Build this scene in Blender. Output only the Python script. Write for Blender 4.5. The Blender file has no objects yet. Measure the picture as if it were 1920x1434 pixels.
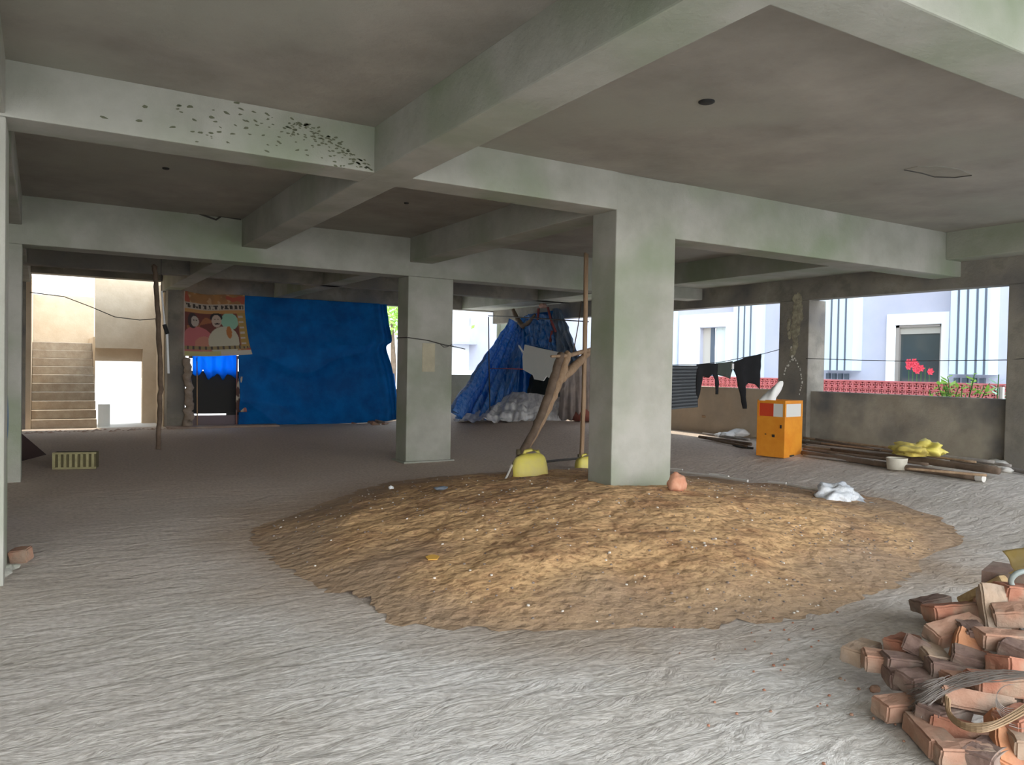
import bpy, bmesh, math, random
from math import sin, cos, pi, radians, sqrt, exp, hypot
from mathutils.geometry import tessellate_polygon
from mathutils import Vector, Matrix, noise as mnoise

S = bpy.context.scene
COL = S.collection
random.seed(7)

# ------------------------------------------------------------------ camera
F_PX, YAW, PITCH, ROLL, EYE = 1462.83, radians(31.089), radians(-1.1407), radians(1.0601), 1.55
fw = Vector((sin(YAW)*cos(PITCH), cos(YAW)*cos(PITCH), sin(PITCH)))
rt = Vector((cos(YAW), -sin(YAW), 0))
up = rt.cross(fw)
r2 = rt*cos(ROLL) + up*sin(ROLL)
u2 = -rt*sin(ROLL) + up*cos(ROLL)
cam_d = bpy.data.cameras.new('camera')
cam_d.sensor_fit = 'HORIZONTAL'; cam_d.sensor_width = 36
cam_d.lens = F_PX/1920*36
cam_d.clip_start = .05; cam_d.clip_end = 400
cam = bpy.data.objects.new('camera', cam_d)
COL.objects.link(cam)
m = Matrix((r2, u2, -fw)).transposed().to_4x4()
m.translation = (0, 0, EYE)
cam.matrix_world = m
S.camera = cam
EYEV = Vector((0, 0, EYE))

# ------------------------------------------------------------------ world, sun, exposure
S.view_settings.view_transform = 'Standard'
S.view_settings.look = 'None'
S.view_settings.gamma = 1
S.view_settings.use_curve_mapping = False
S.view_settings.exposure = 0.15
W = bpy.data.worlds.new('sky'); S.world = W; W.use_nodes = True
wn = W.node_tree; wn.nodes.clear()
wo = wn.nodes.new('ShaderNodeOutputWorld'); bg = wn.nodes.new('ShaderNodeBackground')
tc = wn.nodes.new('ShaderNodeTexCoord'); sx = wn.nodes.new('ShaderNodeSeparateXYZ')
cr = wn.nodes.new('ShaderNodeValToRGB')
cr.color_ramp.elements[0].position = 0.46; cr.color_ramp.elements[0].color = (.62, .62, .60, 1)
cr.color_ramp.elements[1].position = 0.95; cr.color_ramp.elements[1].color = (.62, .80, 1.0, 1)
e = cr.color_ramp.elements.new(0.53); e.color = (1, 1, 1, 1)
mp = wn.nodes.new('ShaderNodeMath'); mp.operation = 'MULTIPLY_ADD'; mp.inputs[1].default_value = .5; mp.inputs[2].default_value = .5
wn.links.new(tc.outputs['Generated'], sx.inputs[0]); wn.links.new(sx.outputs['Z'], mp.inputs[0])
wn.links.new(mp.outputs[0], cr.inputs[0]); wn.links.new(cr.outputs[0], bg.inputs[0])
# uneven sky: raised behind camera to fill the interior, lowered leftward to dim the facade
dm = wn.nodes.new('ShaderNodeMath'); dm.operation = 'MULTIPLY_ADD'; dm.inputs[1].default_value = -3.2; dm.inputs[2].default_value = 4.6
dx = wn.nodes.new('ShaderNodeMath'); dx.operation = 'MULTIPLY_ADD'; dx.inputs[1].default_value = 2.8
mxn = wn.nodes.new('ShaderNodeMath'); mxn.operation = 'MAXIMUM'; mxn.inputs[1].default_value = .45
wn.links.new(sx.outputs['Y'], dm.inputs[0]); wn.links.new(sx.outputs['X'], dx.inputs[0]); wn.links.new(dm.outputs[0], dx.inputs[2])
wn.links.new(dx.outputs[0], mxn.inputs[0]); wn.links.new(mxn.outputs[0], bg.inputs[1])
wn.links.new(bg.outputs[0], wo.inputs[0])
sun_d = bpy.data.lights.new('sun', 'SUN'); sun_d.energy = 4.0; sun_d.angle = radians(1.5); sun_d.color = (1, .93, .80)
sun = bpy.data.objects.new('sun', sun_d); COL.objects.link(sun)
sd = Vector((.36, .20, .91)).normalized()
sun.rotation_euler = sd.to_track_quat('Z', 'Y').to_euler(); sun.location = (-10, 20, 30)
try:
    S.cycles.max_bounces = 10; S.cycles.diffuse_bounces = 6
except Exception:
    pass

# ------------------------------------------------------------------ helpers
def at(u, v, **k):
    """point seen at photo pixel (u, v) on the plane X=, Y= or Z= given"""
    d = fw + r2*((u-960)/F_PX) - u2*((v-717)/F_PX)
    (a, val), = k.items()
    i = 'XYZ'.index(a)
    return EYEV + d*((val-EYEV[i])/d[i])

def at_vert(u, v, p0, p1):
    d = fw + r2*((u-960)/F_PX) - u2*((v-717)/F_PX)
    n = Vector((p1[1]-p0[1], -(p1[0]-p0[0]), 0))
    return EYEV + d*((Vector(p0)-EYEV).dot(n)/d.dot(n))

def sm(a, b, x):
    t = min(1, max(0, (x-a)/(b-a))); return t*t*(3-2*t)

def nz(x, y, z=0.):
    return mnoise.noise(Vector((x, y, z)))

def fz(x, y):
    """height of the rough floor"""
    return .31*sm(7.3, 10.3, x)

def mat(name, col, rough=.85, metal=0., col2=None, scale=4., bump=0., bscale=None, detail=6., lo=.35, hi=.65,
        trans=0., emit=None, spec=None, stretch=None, col3=None, scale3=1.2, sub=0.):
    M = bpy.data.materials.new(name); M.use_nodes = True
    t = M.node_tree; b = t.nodes['Principled BSDF']
    b.inputs['Roughness'].default_value = rough; b.inputs['Metallic'].default_value = metal
    if spec is not None: b.inputs['Specular IOR Level'].default_value = spec
    c = (*col, 1); b.inputs['Base Color'].default_value = c
    co = t.nodes.new('ShaderNodeTexCoord'); src = co.outputs['Object']
    if stretch:
        mpn = t.nodes.new('ShaderNodeMapping'); mpn.inputs['Scale'].default_value = stretch
        t.links.new(src, mpn.inputs[0]); src = mpn.outputs[0]
    out = None
    if col2 is not None:
        n = t.nodes.new('ShaderNodeTexNoise'); n.inputs['Scale'].default_value = scale; n.inputs['Detail'].default_value = detail
        n.inputs['Roughness'].default_value = .6
        r = t.nodes.new('ShaderNodeValToRGB')
        r.color_ramp.elements[0].position = lo; r.color_ramp.elements[0].color = c
        r.color_ramp.elements[1].position = hi; r.color_ramp.elements[1].color = (*col2, 1)
        t.links.new(src, n.inputs[0]); t.links.new(n.outputs[0], r.inputs[0]); out = r.outputs[0]
        if col3 is not None:
            n3 = t.nodes.new('ShaderNodeTexNoise'); n3.inputs['Scale'].default_value = scale3; n3.inputs['Detail'].default_value = 4
            r3 = t.nodes.new('ShaderNodeValToRGB'); r3.color_ramp.elements[0].position = .47; r3.color_ramp.elements[1].position = .68
            mx = t.nodes.new('ShaderNodeMixRGB'); mx.inputs[2].default_value = (*col3, 1)
            t.links.new(co.outputs['Object'], n3.inputs[0]); t.links.new(n3.outputs[0], r3.inputs[0])
            t.links.new(r3.outputs[0], mx.inputs[0]); t.links.new(out, mx.inputs[1]); out = mx.outputs[0]
        t.links.new(out, b.inputs['Base Color'])
    if bump:
        n2 = t.nodes.new('ShaderNodeTexNoise'); n2.inputs['Scale'].default_value = bscale or scale*4; n2.inputs['Detail'].default_value = 8
        n2.inputs['Roughness'].default_value = .65
        bp = t.nodes.new('ShaderNodeBump'); bp.inputs['Strength'].default_value = 1.; bp.inputs['Distance'].default_value = bump
        t.links.new(src, n2.inputs[0]); t.links.new(n2.outputs[0], bp.inputs['Height']); t.links.new(bp.outputs[0], b.inputs['Normal'])
    if emit:
        b.inputs['Emission Color'].default_value = (*emit[0], 1); b.inputs['Emission Strength'].default_value = emit[1]
    if trans:
        tr = t.nodes.new('ShaderNodeBsdfTranslucent'); tr.inputs[0].default_value = c
        ms = t.nodes.new('ShaderNodeMixShader'); ms.inputs[0].default_value = trans
        if out is not None: t.links.new(out, tr.inputs[0])
        o = t.nodes['Material Output']
        t.links.new(b.outputs[0], ms.inputs[1]); t.links.new(tr.outputs[0], ms.inputs[2]); t.links.new(ms.outputs[0], o.inputs[0])
    return M

def attr_mat(name, rough=.8, bump=0., bscale=20., trans=0.):
    M = mat(name, (.5, .5, .5), rough, bump=bump, bscale=bscale, trans=trans)
    t = M.node_tree; a = t.nodes.new('ShaderNodeAttribute'); a.attribute_name = 'Col'
    t.links.new(a.outputs['Color'], t.nodes['Principled BSDF'].inputs['Base Color'])
    for n in t.nodes:
        if n.type == 'BSDF_TRANSLUCENT': t.links.new(a.outputs['Color'], n.inputs[0])
    return M

class MB:
    def __init__(s): s.v = []; s.f = []; s.c = None
    def add(s, vs, fs):
        b = len(s.v); s.v += [tuple(p) for p in vs]; s.f += [tuple(i+b for i in q) for q in fs]; return s
    def box(s, x0, x1, y0, y1, z0, z1, M=None, bev=0.):
        if bev:
            d = min(bev, (x1-x0)/2.01, (y1-y0)/2.01, (z1-z0)/2.01); vs = []
            bm = bmesh.new(); bmesh.ops.create_cube(bm, size=1.)
            for v in bm.verts: v.co = Vector(((x0+x1)/2+v.co.x*(x1-x0), (y0+y1)/2+v.co.y*(y1-y0), (z0+z1)/2+v.co.z*(z1-z0)))
            bmesh.ops.bevel(bm, geom=bm.edges[:], offset=d, segments=2, affect='EDGES', profile=.6)
            bm.verts.index_update()
            vs = [v.co.copy() for v in bm.verts]; fs = [[v.index for v in f.verts] for f in bm.faces]; bm.free()
        else:
            vs = [Vector(p) for p in ((x0,y0,z0),(x1,y0,z0),(x1,y1,z0),(x0,y1,z0),(x0,y0,z1),(x1,y0,z1),(x1,y1,z1),(x0,y1,z1))]
            fs = [(0,3,2,1),(4,5,6,7),(0,1,5,4),(1,2,6,5),(2,3,7,6),(3,0,4,7)]
        if M is not None: vs = [M @ p for p in vs]
        return s.add(vs, fs)
    def tube(s, pts, r, n=8, cap=True):
        pts = [Vector(p) for p in pts]
        rs = r if isinstance(r, (list, tuple)) else [r]*len(pts)
        vs = []; fs = []; ref = None
        for i, p in enumerate(pts):
            t = (pts[min(i+1, len(pts)-1)] - pts[max(i-1, 0)])
            t = t.normalized() if t.length > 1e-9 else Vector((0, 0, 1))
            if ref is None: ref = Vector((0, 0, 1)) if abs(t.z) < .9 else Vector((1, 0, 0))
            a = t.cross(ref)
            if a.length < 1e-6: a = t.orthogonal()
            a.normalize(); b = t.cross(a).normalized(); ref = -b if False else b.cross(t)*-1 if False else ref
            for k in range(n):
                an = 2*pi*k/n; vs.append(p + a*cos(an)*rs[i] + b*sin(an)*rs[i])
        for i in range(len(pts)-1):
            for k in range(n):
                k2 = (k+1) % n; fs.append((i*n+k, i*n+k2, (i+1)*n+k2, (i+1)*n+k))
        if cap:
            fs.append(tuple(range(n-1, -1, -1))); fs.append(tuple((len(pts)-1)*n+k for k in range(n)))
        return s.add(vs, fs)
    def lathe(s, prof, cx=0, cy=0, n=24, M=None):
        vs = []; fs = []
        for r, z in prof:
            for k in range(n): vs.append(Vector((cx+r*cos(2*pi*k/n), cy+r*sin(2*pi*k/n), z)))
        for i in range(len(prof)-1):
            for k in range(n):
                k2 = (k+1) % n; fs.append((i*n+k, i*n+k2, (i+1)*n+k2, (i+1)*n+k))
        if M is not None: vs = [M @ p for p in vs]
        return s.add(vs, fs)
    def grid(s, fn, nu, nv, thick=0.):
        P = [[Vector(fn(i/nu, j/nv)) for i in range(nu+1)] for j in range(nv+1)]
        vs = [p for row in P for p in row]; w = nu+1
        fs = [(j*w+i, j*w+i+1, (j+1)*w+i+1, (j+1)*w+i) for j in range(nv) for i in range(nu)]
        if thick:
            nn = len(vs); back = []
            for j in range(nv+1):
                for i in range(nu+1):
                    a = P[j][min(i+1, nu)]-P[j][max(i-1, 0)]; b = P[min(j+1, nv)][i]-P[max(j-1, 0)][i]
                    n = a.cross(b); n = n.normalized() if n.length > 1e-9 else Vector((0, 0, 1))
                    back.append(P[j][i]-n*thick)
            vs = vs+back
            fs = fs+[tuple(nn+k for k in reversed(q)) for q in fs]
            ring = [i for i in range(nu)] + [j*w+nu for j in range(nv)] + [nv*w+nu-i for i in range(nu)] + [(nv-j)*w for j in range(nv)]
            for k in range(len(ring)):
                a, b = ring[k], ring[(k+1) % len(ring)]
                fs.append((b, a, a+nn, b+nn))
        return s.add(vs, fs)
    def build(s, name, m, parent=None, smooth=False, loc=None):
        me = bpy.data.meshes.new(name)
        vs = s.v
        if loc is not None: vs = [(p[0]-loc[0], p[1]-loc[1], p[2]-loc[2]) for p in vs]
        me.from_pydata(vs, [], s.f); me.update()
        if m is not None: me.materials.append(m)
        if smooth: me.polygons.foreach_set('use_smooth', [True]*len(me.polygons))
        if s.c:
            ca = me.color_attributes.new('Col', 'FLOAT_COLOR', 'POINT')
            for i, c in enumerate(s.c): ca.data[i].color = (*c, 1)
        o = bpy.data.objects.new(name, me); COL.objects.link(o)
        if parent is not None: o.parent = parent
        if loc is not None: o.location = loc
        return o

def tag(o, label, cat, group=None, kind=None):
    o['label'] = label; o['category'] = cat
    if group: o['group'] = group
    if kind: o['kind'] = kind
    return o
def struct(o): o['kind'] = 'structure'; return o
def thing(name, label, cat, group=None):
    o = bpy.data.objects.new(name, None); COL.objects.link(o); o.empty_display_size = .1
    return tag(o, label, cat, group)

# ------------------------------------------------------------------ materials
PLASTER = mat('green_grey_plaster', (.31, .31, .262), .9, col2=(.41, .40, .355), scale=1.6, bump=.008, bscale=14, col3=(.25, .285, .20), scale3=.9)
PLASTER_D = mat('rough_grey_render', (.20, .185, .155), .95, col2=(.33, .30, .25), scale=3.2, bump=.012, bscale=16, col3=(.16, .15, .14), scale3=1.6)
SLAB = mat('raw_slab_concrete', (.235, .215, .19), .9, col2=(.36, .335, .295), scale=1.3, bump=.008, bscale=9, col3=(.31, .305, .26), scale3=.5, lo=.3, hi=.7)
PARAPET = mat('parapet_render', (.34, .30, .235), .95, col2=(.44, .40, .32), scale=2.4, bump=.01, bscale=18, col3=(.16, .155, .15), scale3=1.1)
TANWALL = mat('tan_render', (.52, .40, .27), .9, col2=(.60, .48, .34), scale=2.2, bump=.006, bscale=12)
STEP = mat('step_concrete', (.36, .28, .20), .9, col2=(.46, .38, .28), scale=5, bump=.008, bscale=20)
BLUE = mat('blue_tarpaulin', (.0, .075, .27), .6, col2=(.0, .13, .42), scale=2.2, bump=.012, bscale=7, spec=.15)
BLUE_SHEET = mat('thin_blue_sheet', (.02, .38, 1.0), .4, trans=.85, bump=.01, bscale=8)
BLUE_TENT = mat('blue_tent_tarpaulin', (.02, .22, .68), .4, col2=(.30, .52, .85), scale=3, bump=.02, bscale=5, trans=.45, stretch=(5, 5, .7))  # pale streaks put highlights on the folds into the blue
BLUE_GREY = mat('dusty_blue_tarpaulin', (.09, .16, .27), .45, col2=(.22, .26, .33), scale=4, bump=.01, bscale=18, trans=.1)
GREYTARP = mat('silver_grey_tarpaulin', (.45, .45, .48), .4, col2=(.78, .77, .76), scale=3, bump=.012, bscale=4, stretch=(3, 3, 1))
ORANGE = mat('orange_painted_metal', (.72, .25, .02), .45, col2=(.80, .32, .03), scale=5, bump=.002)
RED = mat('red_panel', (.60, .06, .02), .5)
CLEAR = mat('milky_acrylic', (.72, .72, .68), .3)
BLACK = mat('black_cloth', (.006, .006, .007), .9)
BLACKP = mat('black_plastic', (.006, .012, .014), .75, bump=.02, bscale=9)
TOWEL = mat('towel_light', (.10, .11, .12), .95); TOWEL2 = mat('towel_dark', (.035, .04, .045), .95)
GREYCLOTH = mat('grey_green_cloth', (.055, .065, .055), .95)
WOOD = mat('weathered_wood', (.30, .19, .11), .85, col2=(.42, .29, .18), scale=6, bump=.006, bscale=20, stretch=(3, 3, .6))
WOOD_D = mat('dark_wood', (.13, .09, .06), .9, col2=(.20, .14, .10), scale=6, bump=.006, bscale=20)
WHITE = mat('white_paint', (.80, .80, .80), .6)
WHITECARD = mat('white_board', (.84, .88, .84), .7, col2=(.88, .90, .86), scale=3)
YELLOW = mat('yellow_plastic', (.83, .72, .13), .5, col2=(.76, .64, .20), scale=5, bump=.004, bscale=10)
YELLOWC = mat('yellow_cloth', (.62, .50, .10), .8, col2=(.45, .36, .10), scale=14)
GROUND = mat('outdoor_ground', (.60, .56, .50), .95, col2=(.68, .64, .58), scale=1.5, bump=.01)
WIRE = mat('steel_wire', (.26, .22, .19), .45, metal=.6)
WIRE_T = mat('rusty_tan_wire', (.34, .22, .12), .6, metal=.3)
DARKWIRE = mat('dark_wire', (.05, .045, .04), .7)
PLASTIC = mat('clear_plastic_bag', (.62, .66, .70), .25, col2=(.80, .82, .84), scale=18, bump=.01, bscale=40)
PVC = mat('white_pvc', (.66, .63, .58), .5)
SOFFIT = mat('soffit_render', (.36, .28, .2), .9, col2=(.42, .33, .24), scale=3)
FACADE = mat('lilac_facade_paint', (.42, .43, .52), .8, col2=(.48, .475, .54), scale=.8)
FACADE_W = mat('white_facade_paint', (.86, .88, .90), .7)
FACADE_B = mat('pale_blue_facade_paint', (.58, .68, .76), .7)
GROOVE = mat('dark_groove', (.10, .12, .15), .8)
GLASSD = mat('dark_window_glass', (.06, .075, .075), .08, spec=.8)
REDBRICK = mat('red_lattice', (.82, .26, .27), .8, col2=(.72, .20, .20), scale=9)
LEAF = mat('bright_leaf', (.28, .46, .07), .6, trans=.4); LEAF2 = mat('dark_leaf', (.08, .2, .04), .6, trans=.3)
DARKHOLE = mat('dark_metal_fitting', (.02, .02, .02), .8)

# floor: dusty screed, browner away from the street side; a spread of soil round the sand pile
FLOOR = mat('dusty_screed', (.56, .51, .445), .95, col2=(.74, .70, .65), scale=.9, bump=0, stretch=None)
def floor_nodes():
    t = FLOOR.node_tree; b = t.nodes['Principled BSDF']; L = t.links
    base = b.inputs['Base Color'].links[0].from_socket
    geo = t.nodes.new('ShaderNodeNewGeometry'); sp = t.nodes.new('ShaderNodeSeparateXYZ'); L.new(geo.outputs['Position'], sp.inputs[0])
    # brown soil tint grows inward, lightened to stand in for missing light there
    nn = t.nodes.new('ShaderNodeTexNoise'); nn.inputs['Scale'].default_value = .45; nn.inputs['Detail'].default_value = 5; L.new(geo.outputs['Position'], nn.inputs[0])
    ad = t.nodes.new('ShaderNodeMath'); ad.operation = 'MULTIPLY_ADD'; ad.inputs[1].default_value = 9.; L.new(nn.outputs[0], ad.inputs[0]); L.new(sp.outputs['Y'], ad.inputs[2])
    mr = t.nodes.new('ShaderNodeMapRange'); mr.inputs[1].default_value = 8; mr.inputs[2].default_value = 15; L.new(ad.outputs[0], mr.inputs[0])
    mx = t.nodes.new('ShaderNodeMixRGB'); mx.inputs[2].default_value = (.60, .49, .40, 1)
    L.new(mr.outputs[0], mx.inputs[0]); L.new(base, mx.inputs[1])
    # brown halo near the pile
    vd = t.nodes.new('ShaderNodeVectorMath'); vd.operation = 'DISTANCE'
    sc = t.nodes.new('ShaderNodeVectorMath'); sc.operation = 'MULTIPLY'; sc.inputs[1].default_value = (1, 1, 0); L.new(geo.outputs['Position'], sc.inputs[0])
    vd.inputs[1].default_value = (4.7, 6.4, 0); L.new(sc.outputs[0], vd.inputs[0])
    a2 = t.nodes.new('ShaderNodeMath'); a2.operation = 'MULTIPLY_ADD'; a2.inputs[1].default_value = 2.2; L.new(nn.outputs[0], a2.inputs[0]); L.new(vd.outputs['Value'], a2.inputs[2])
    m2 = t.nodes.new('ShaderNodeMapRange'); m2.inputs[1].default_value = 3.8; m2.inputs[2].default_value = 5.0; m2.inputs[3].default_value = .75; m2.inputs[4].default_value = 0; L.new(a2.outputs[0], m2.inputs[0])
    mx2 = t.nodes.new('ShaderNodeMixRGB'); mx2.inputs[2].default_value = (.42, .28, .17, 1); L.new(m2.outputs[0], mx2.inputs[0]); L.new(mx.outputs[0], mx2.inputs[1])
    # speckle of dust and grit
    n4 = t.nodes.new('ShaderNodeTexNoise'); n4.inputs['Scale'].default_value = 26; n4.inputs['Detail'].default_value = 8; L.new(geo.outputs['Position'], n4.inputs[0])
    r4 = t.nodes.new('ShaderNodeValToRGB'); r4.color_ramp.elements[0].position = .38; r4.color_ramp.elements[0].color = (.72, .70, .68, 1)
    r4.color_ramp.elements[1].position = .58; r4.color_ramp.elements[1].color = (1, 1, 1, 1); L.new(n4.outputs[0], r4.inputs[0])
    mu = t.nodes.new('ShaderNodeMixRGB'); mu.blend_type = 'MULTIPLY'; mu.inputs[0].default_value = .7; L.new(mx2.outputs[0], mu.inputs[1]); L.new(r4.outputs[0], mu.inputs[2])
    L.new(mu.outputs[0], b.inputs['Base Color'])
    # ripples
    mpg = t.nodes.new('ShaderNodeMapping'); mpg.inputs['Rotation'].default_value = (0, 0, radians(25)); mpg.inputs['Scale'].default_value = (1.5, 3.2, 1); L.new(geo.outputs['Position'], mpg.inputs[0])
    n5 = t.nodes.new('ShaderNodeTexNoise'); n5.inputs['Scale'].default_value = 2.6; n5.inputs['Detail'].default_value = 9; n5.inputs['Roughness'].default_value = .62; n5.inputs['Distortion'].default_value = .5; L.new(mpg.outputs[0], n5.inputs[0])
    bp = t.nodes.new('ShaderNodeBump'); bp.inputs['Distance'].default_value = .038; L.new(n5.outputs[0], bp.inputs['Height']); L.new(bp.outputs[0], b.inputs['Normal'])
floor_nodes()

def sand_material():
    M = mat('heaped_sand', (.46, .255, .12), .95, col2=(.70, .44, .215), scale=2.2, lo=.36, hi=.56)
    t = M.node_tree; b = t.nodes['Principled BSDF']; L = t.links
    base = b.inputs['Base Color'].links[0].from_socket
    geo = t.nodes.new('ShaderNodeNewGeometry')
    n4 = t.nodes.new('ShaderNodeTexNoise'); n4.inputs['Scale'].default_value = 22; n4.inputs['Detail'].default_value = 8; L.new(geo.outputs['Position'], n4.inputs[0])
    r4 = t.nodes.new('ShaderNodeValToRGB'); r4.color_ramp.elements[0].position = .34; r4.color_ramp.elements[0].color = (.45, .38, .34, 1)
    r4.color_ramp.elements[1].position = .5; r4.color_ramp.elements[1].color = (1, 1, 1, 1); L.new(n4.outputs[0], r4.inputs[0])
    mu = t.nodes.new('ShaderNodeMixRGB'); mu.blend_type = 'MULTIPLY'; mu.inputs[0].default_value = .8; L.new(base, mu.inputs[1]); L.new(r4.outputs[0], mu.inputs[2])
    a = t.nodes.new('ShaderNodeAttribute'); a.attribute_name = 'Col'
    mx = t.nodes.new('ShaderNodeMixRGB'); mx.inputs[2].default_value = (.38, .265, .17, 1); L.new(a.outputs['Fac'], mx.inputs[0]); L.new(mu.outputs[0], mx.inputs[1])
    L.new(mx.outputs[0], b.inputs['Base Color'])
    n2 = t.nodes.new('ShaderNodeTexNoise'); n2.inputs['Scale'].default_value = 11; n2.inputs['Detail'].default_value = 8; L.new(geo.outputs['Position'], n2.inputs[0])
    bp = t.nodes.new('ShaderNodeBump'); bp.inputs['Distance'].default_value = .035; L.new(n2.outputs[0], bp.inputs['Height']); L.new(bp.outputs[0], b.inputs['Normal'])
    return M
SAND = sand_material()

# ------------------------------------------------------------------ structure: frame of the building
Y1f, Y1b, Y2f, Y2b, Y3f, Y3b, YB = 6.309, 6.70, 11.43, 11.84, 2.07, 2.42, 19.9
zs, zb, zd = 3.556, 3.174, 2.957
XW = 11.3
# floor
def ffn(u, v):
    x = -7+u*18.55; y = -2.2+v*22.1
    z = fz(x, y)
    if y < 19: z += .012*nz(x*.7, y*.7) + .004*nz(x*3, y*3)
    return (x, y, z)
struct(MB().grid(ffn, 160, 190).build('floor', FLOOR, smooth=True))
gr = MB(); gr.box(-60, 90, -60, 90, -.6, -.32); struct(gr.build('ground', GROUND))
# a ground slab under the floor edge, seen as the plinth
pl = MB(); pl.box(-7, 11.6, -2.2, YB, -.32, -.03); struct(pl.build('trim_1', PLASTER_D))
sg = MB(); sg.box(-3, 12, YB+.02, 36, -.32, -.02); struct(sg.build('trim_2', GROUND))

# ceiling and the beams cast with it
ce = MB(); ce.box(-7, 11.75, -2.2, YB+.25, zs, zs+.16); ceil = struct(ce.build('ceiling', SLAB))
def beam(x0, x1, y0, y1, z0, m=PLASTER, z1=zs+.01):
    return MB().box(x0, x1, y0, y1, z0, z1, bev=.012).build('beam', m, ceil)
beam(-7, 5.03, Y1f, Y1b, zb); beam(5.80, XW, Y1f, Y1b+.003, zd)
beam(-7, XW, Y2f, Y2b, zd)
beam(-7, XW, Y3f, Y3b, zb)
beam(2.402, 2.754, -2.2, YB, zb-.003)
beam(4.968, 5.36, Y1b-.03, Y2f, zb+.002); beam(4.968, 5.36, Y2b, YB, zb)
beam(10.263, XW, Y1b, YB, zb, PLASTER); beam(10.9, XW, -2.2, Y1f, zb)
beam(-.62, -.22, -2.2, YB, zb+.02)
p4 = at(570, 531.5, Z=zb).y
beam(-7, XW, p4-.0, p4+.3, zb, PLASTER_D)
beam(2.40, XW+.3, YB-.02, YB+.25, 3.15, PLASTER_D)
beam(-.6, 2.40, YB-.05, YB+.3, 3.40, PLASTER_D)
# hanging lintel along the right side
beam(XW, XW+.25, 2.2, YB, 2.80, PLASTER_D)
# dark speckles of mould on the near face of the long beam
sp = MB(); rnd = random.Random(3)
def fleck(u, v, s, asp=2.4):
    c = at(u, v, Y=Y1f-.0015); n = 7; a0 = rnd.uniform(-.4, .3)
    vs = []
    for k in range(n):
        an = 2*pi*k/n; r = s*rnd.uniform(.6, 1.2); x = cos(an)*r*asp; z = sin(an)*r
        vs.append(c+Vector((x*cos(a0)-z*sin(a0), 0, x*sin(a0)+z*cos(a0))))
    sp.add(vs, [tuple(range(n))])
for i in range(120):
    a = rnd.uniform(0, 1); d = abs(rnd.gauss(0, 1))*26
    u = 545+a*150; v = 228+ (a**1.6)*88 + d*.6; u -= d*.9
    if v < 236+(u-550)*.25-22 or v > 318: continue
    fleck(u, v, rnd.uniform(.004, .009))
for i in range(34):
    a = rnd.uniform(0, 1)
    fleck(548+a*146+rnd.gauss(0, 3), 229+(a**1.5)*86+rnd.gauss(0, 3.5), rnd.uniform(.006, .010), 2.2)
for i in range(44):
    u = rnd.uniform(330, 560); v = rnd.uniform(190+(u-330)*.1, 262+(u-330)*.14); fleck(u, v, rnd.uniform(.004, .009))
for u, v in ((445, 193), (452, 204), (397, 220), (425, 212), (324, 238), (261, 226), (195, 220), (357, 200), (272, 200)): fleck(u, v, .011)
mk = sp.build('mould_speckles', mat('mould', (.12, .125, .08), .95), ceil); mk['kind'] = 'stuff'; mk['label'] = 'dark specks in an arc'
# hook holes and a cracked patch in the slab
def hook(u, v, r):
    p = at(u, v, Z=zs)
    h = MB(); h.lathe([(0, zs-.012), (r*.8, zs-.014), (r, zs-.008), (r, zs+.001)], p.x, p.y, 14)
    o = h.build('hook_box', DARKHOLE, smooth=True)
    return o
tag(hook(1325, 190, .06), 'small dark hook box in the bare slab near top right', 'ceiling fitting', 'hook boxes in the ceiling')
tag(hook(311, 315, .035), 'tiny dark hook box in the shaded slab at left', 'ceiling fitting', 'hook boxes in the ceiling')
tag(hook(762, 380, .03), 'tiny dark hook box right of the beam crossing', 'ceiling fitting', 'hook boxes in the ceiling')
cp = MB()
c0 = at(1760, 322, Z=zs-.006)
poly = [at(u, v, Z=zs-.008) for u, v in ((1696, 318), (1720, 313), (1762, 312), (1800, 318), (1822, 328), (1790, 332), (1752, 331), (1728, 324))]
cp.add(poly + [p+Vector((0, 0, .012)) for p in poly], [tuple(range(8))]+[(i, (i+1) % 8, 8+(i+1) % 8, 8+i) for i in range(8)])
o = cp.build('ceiling_patch', mat('patch_render', (.25, .235, .2), .95, col2=(.3, .28, .24), scale=6), ceil)
cq = MB(); cq.tube([p-Vector((0, 0, .004)) for p in (poly[0], poly[7], poly[6], poly[5], poly[4])], .006, 5); cq.build('crack', DARKWIRE, ceil)
# loose rods lying on the beam ledge (dark tangle in the left bay)
for k, (pa, pb, pc) in enumerate((((350, 398), (395, 402), (452, 411)), ((372, 400), (405, 412), (447, 384)), ((200, 376), (260, 386), (340, 388)))):
    q = MB(); q.tube([at(u, v, Y=Y2f-.03) for u, v in (pa, pb, pc)], .014, 6)
    tag(q.build('bent_rod', DARKWIRE), ('dark straight rod end against the beam in the shaded left bay', 'dark rod curling up beside the beam junction in left bay', 'thin dark rod along the top of the left beam')[k], 'rod', 'dark rods under the slab')

# columns
def column(name, x0, x1, y0, y1, z0, z1, m, label):
    o = MB().box(x0, x1, y0, y1, z0, z1, bev=.014).build(name, m)
    return tag(o, label, 'column', 'concrete columns')
c1 = column('concrete_column', 5.012, 5.823, Y1f-.001, 6.71, -.02, zs, PLASTER, 'large pale plastered column standing in the sand pile')
c2 = column('concrete_column', 4.95, 5.744, Y2f+.001, 11.85, -.02, zd, PLASTER, 'pale plastered middle column with a tan patch and wire round it')
sk = MB(); sk.box(4.90, 5.80, 11.38, 11.90, -.02, .022, bev=.02); sk.build('mortar_skirt', PLASTER, c2)
a = at(792, 643, Y=Y2f); b = at(815, 697, Y=Y2f)
MB().box(a.x, b.x, Y2f-.006, Y2f+.004, b.z, a.z, bev=.004).build('tan_patch', mat('tan_patch', (.46, .42, .30), .9, col2=(.40, .36, .26), scale=9), c2)
wq = MB()
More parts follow.
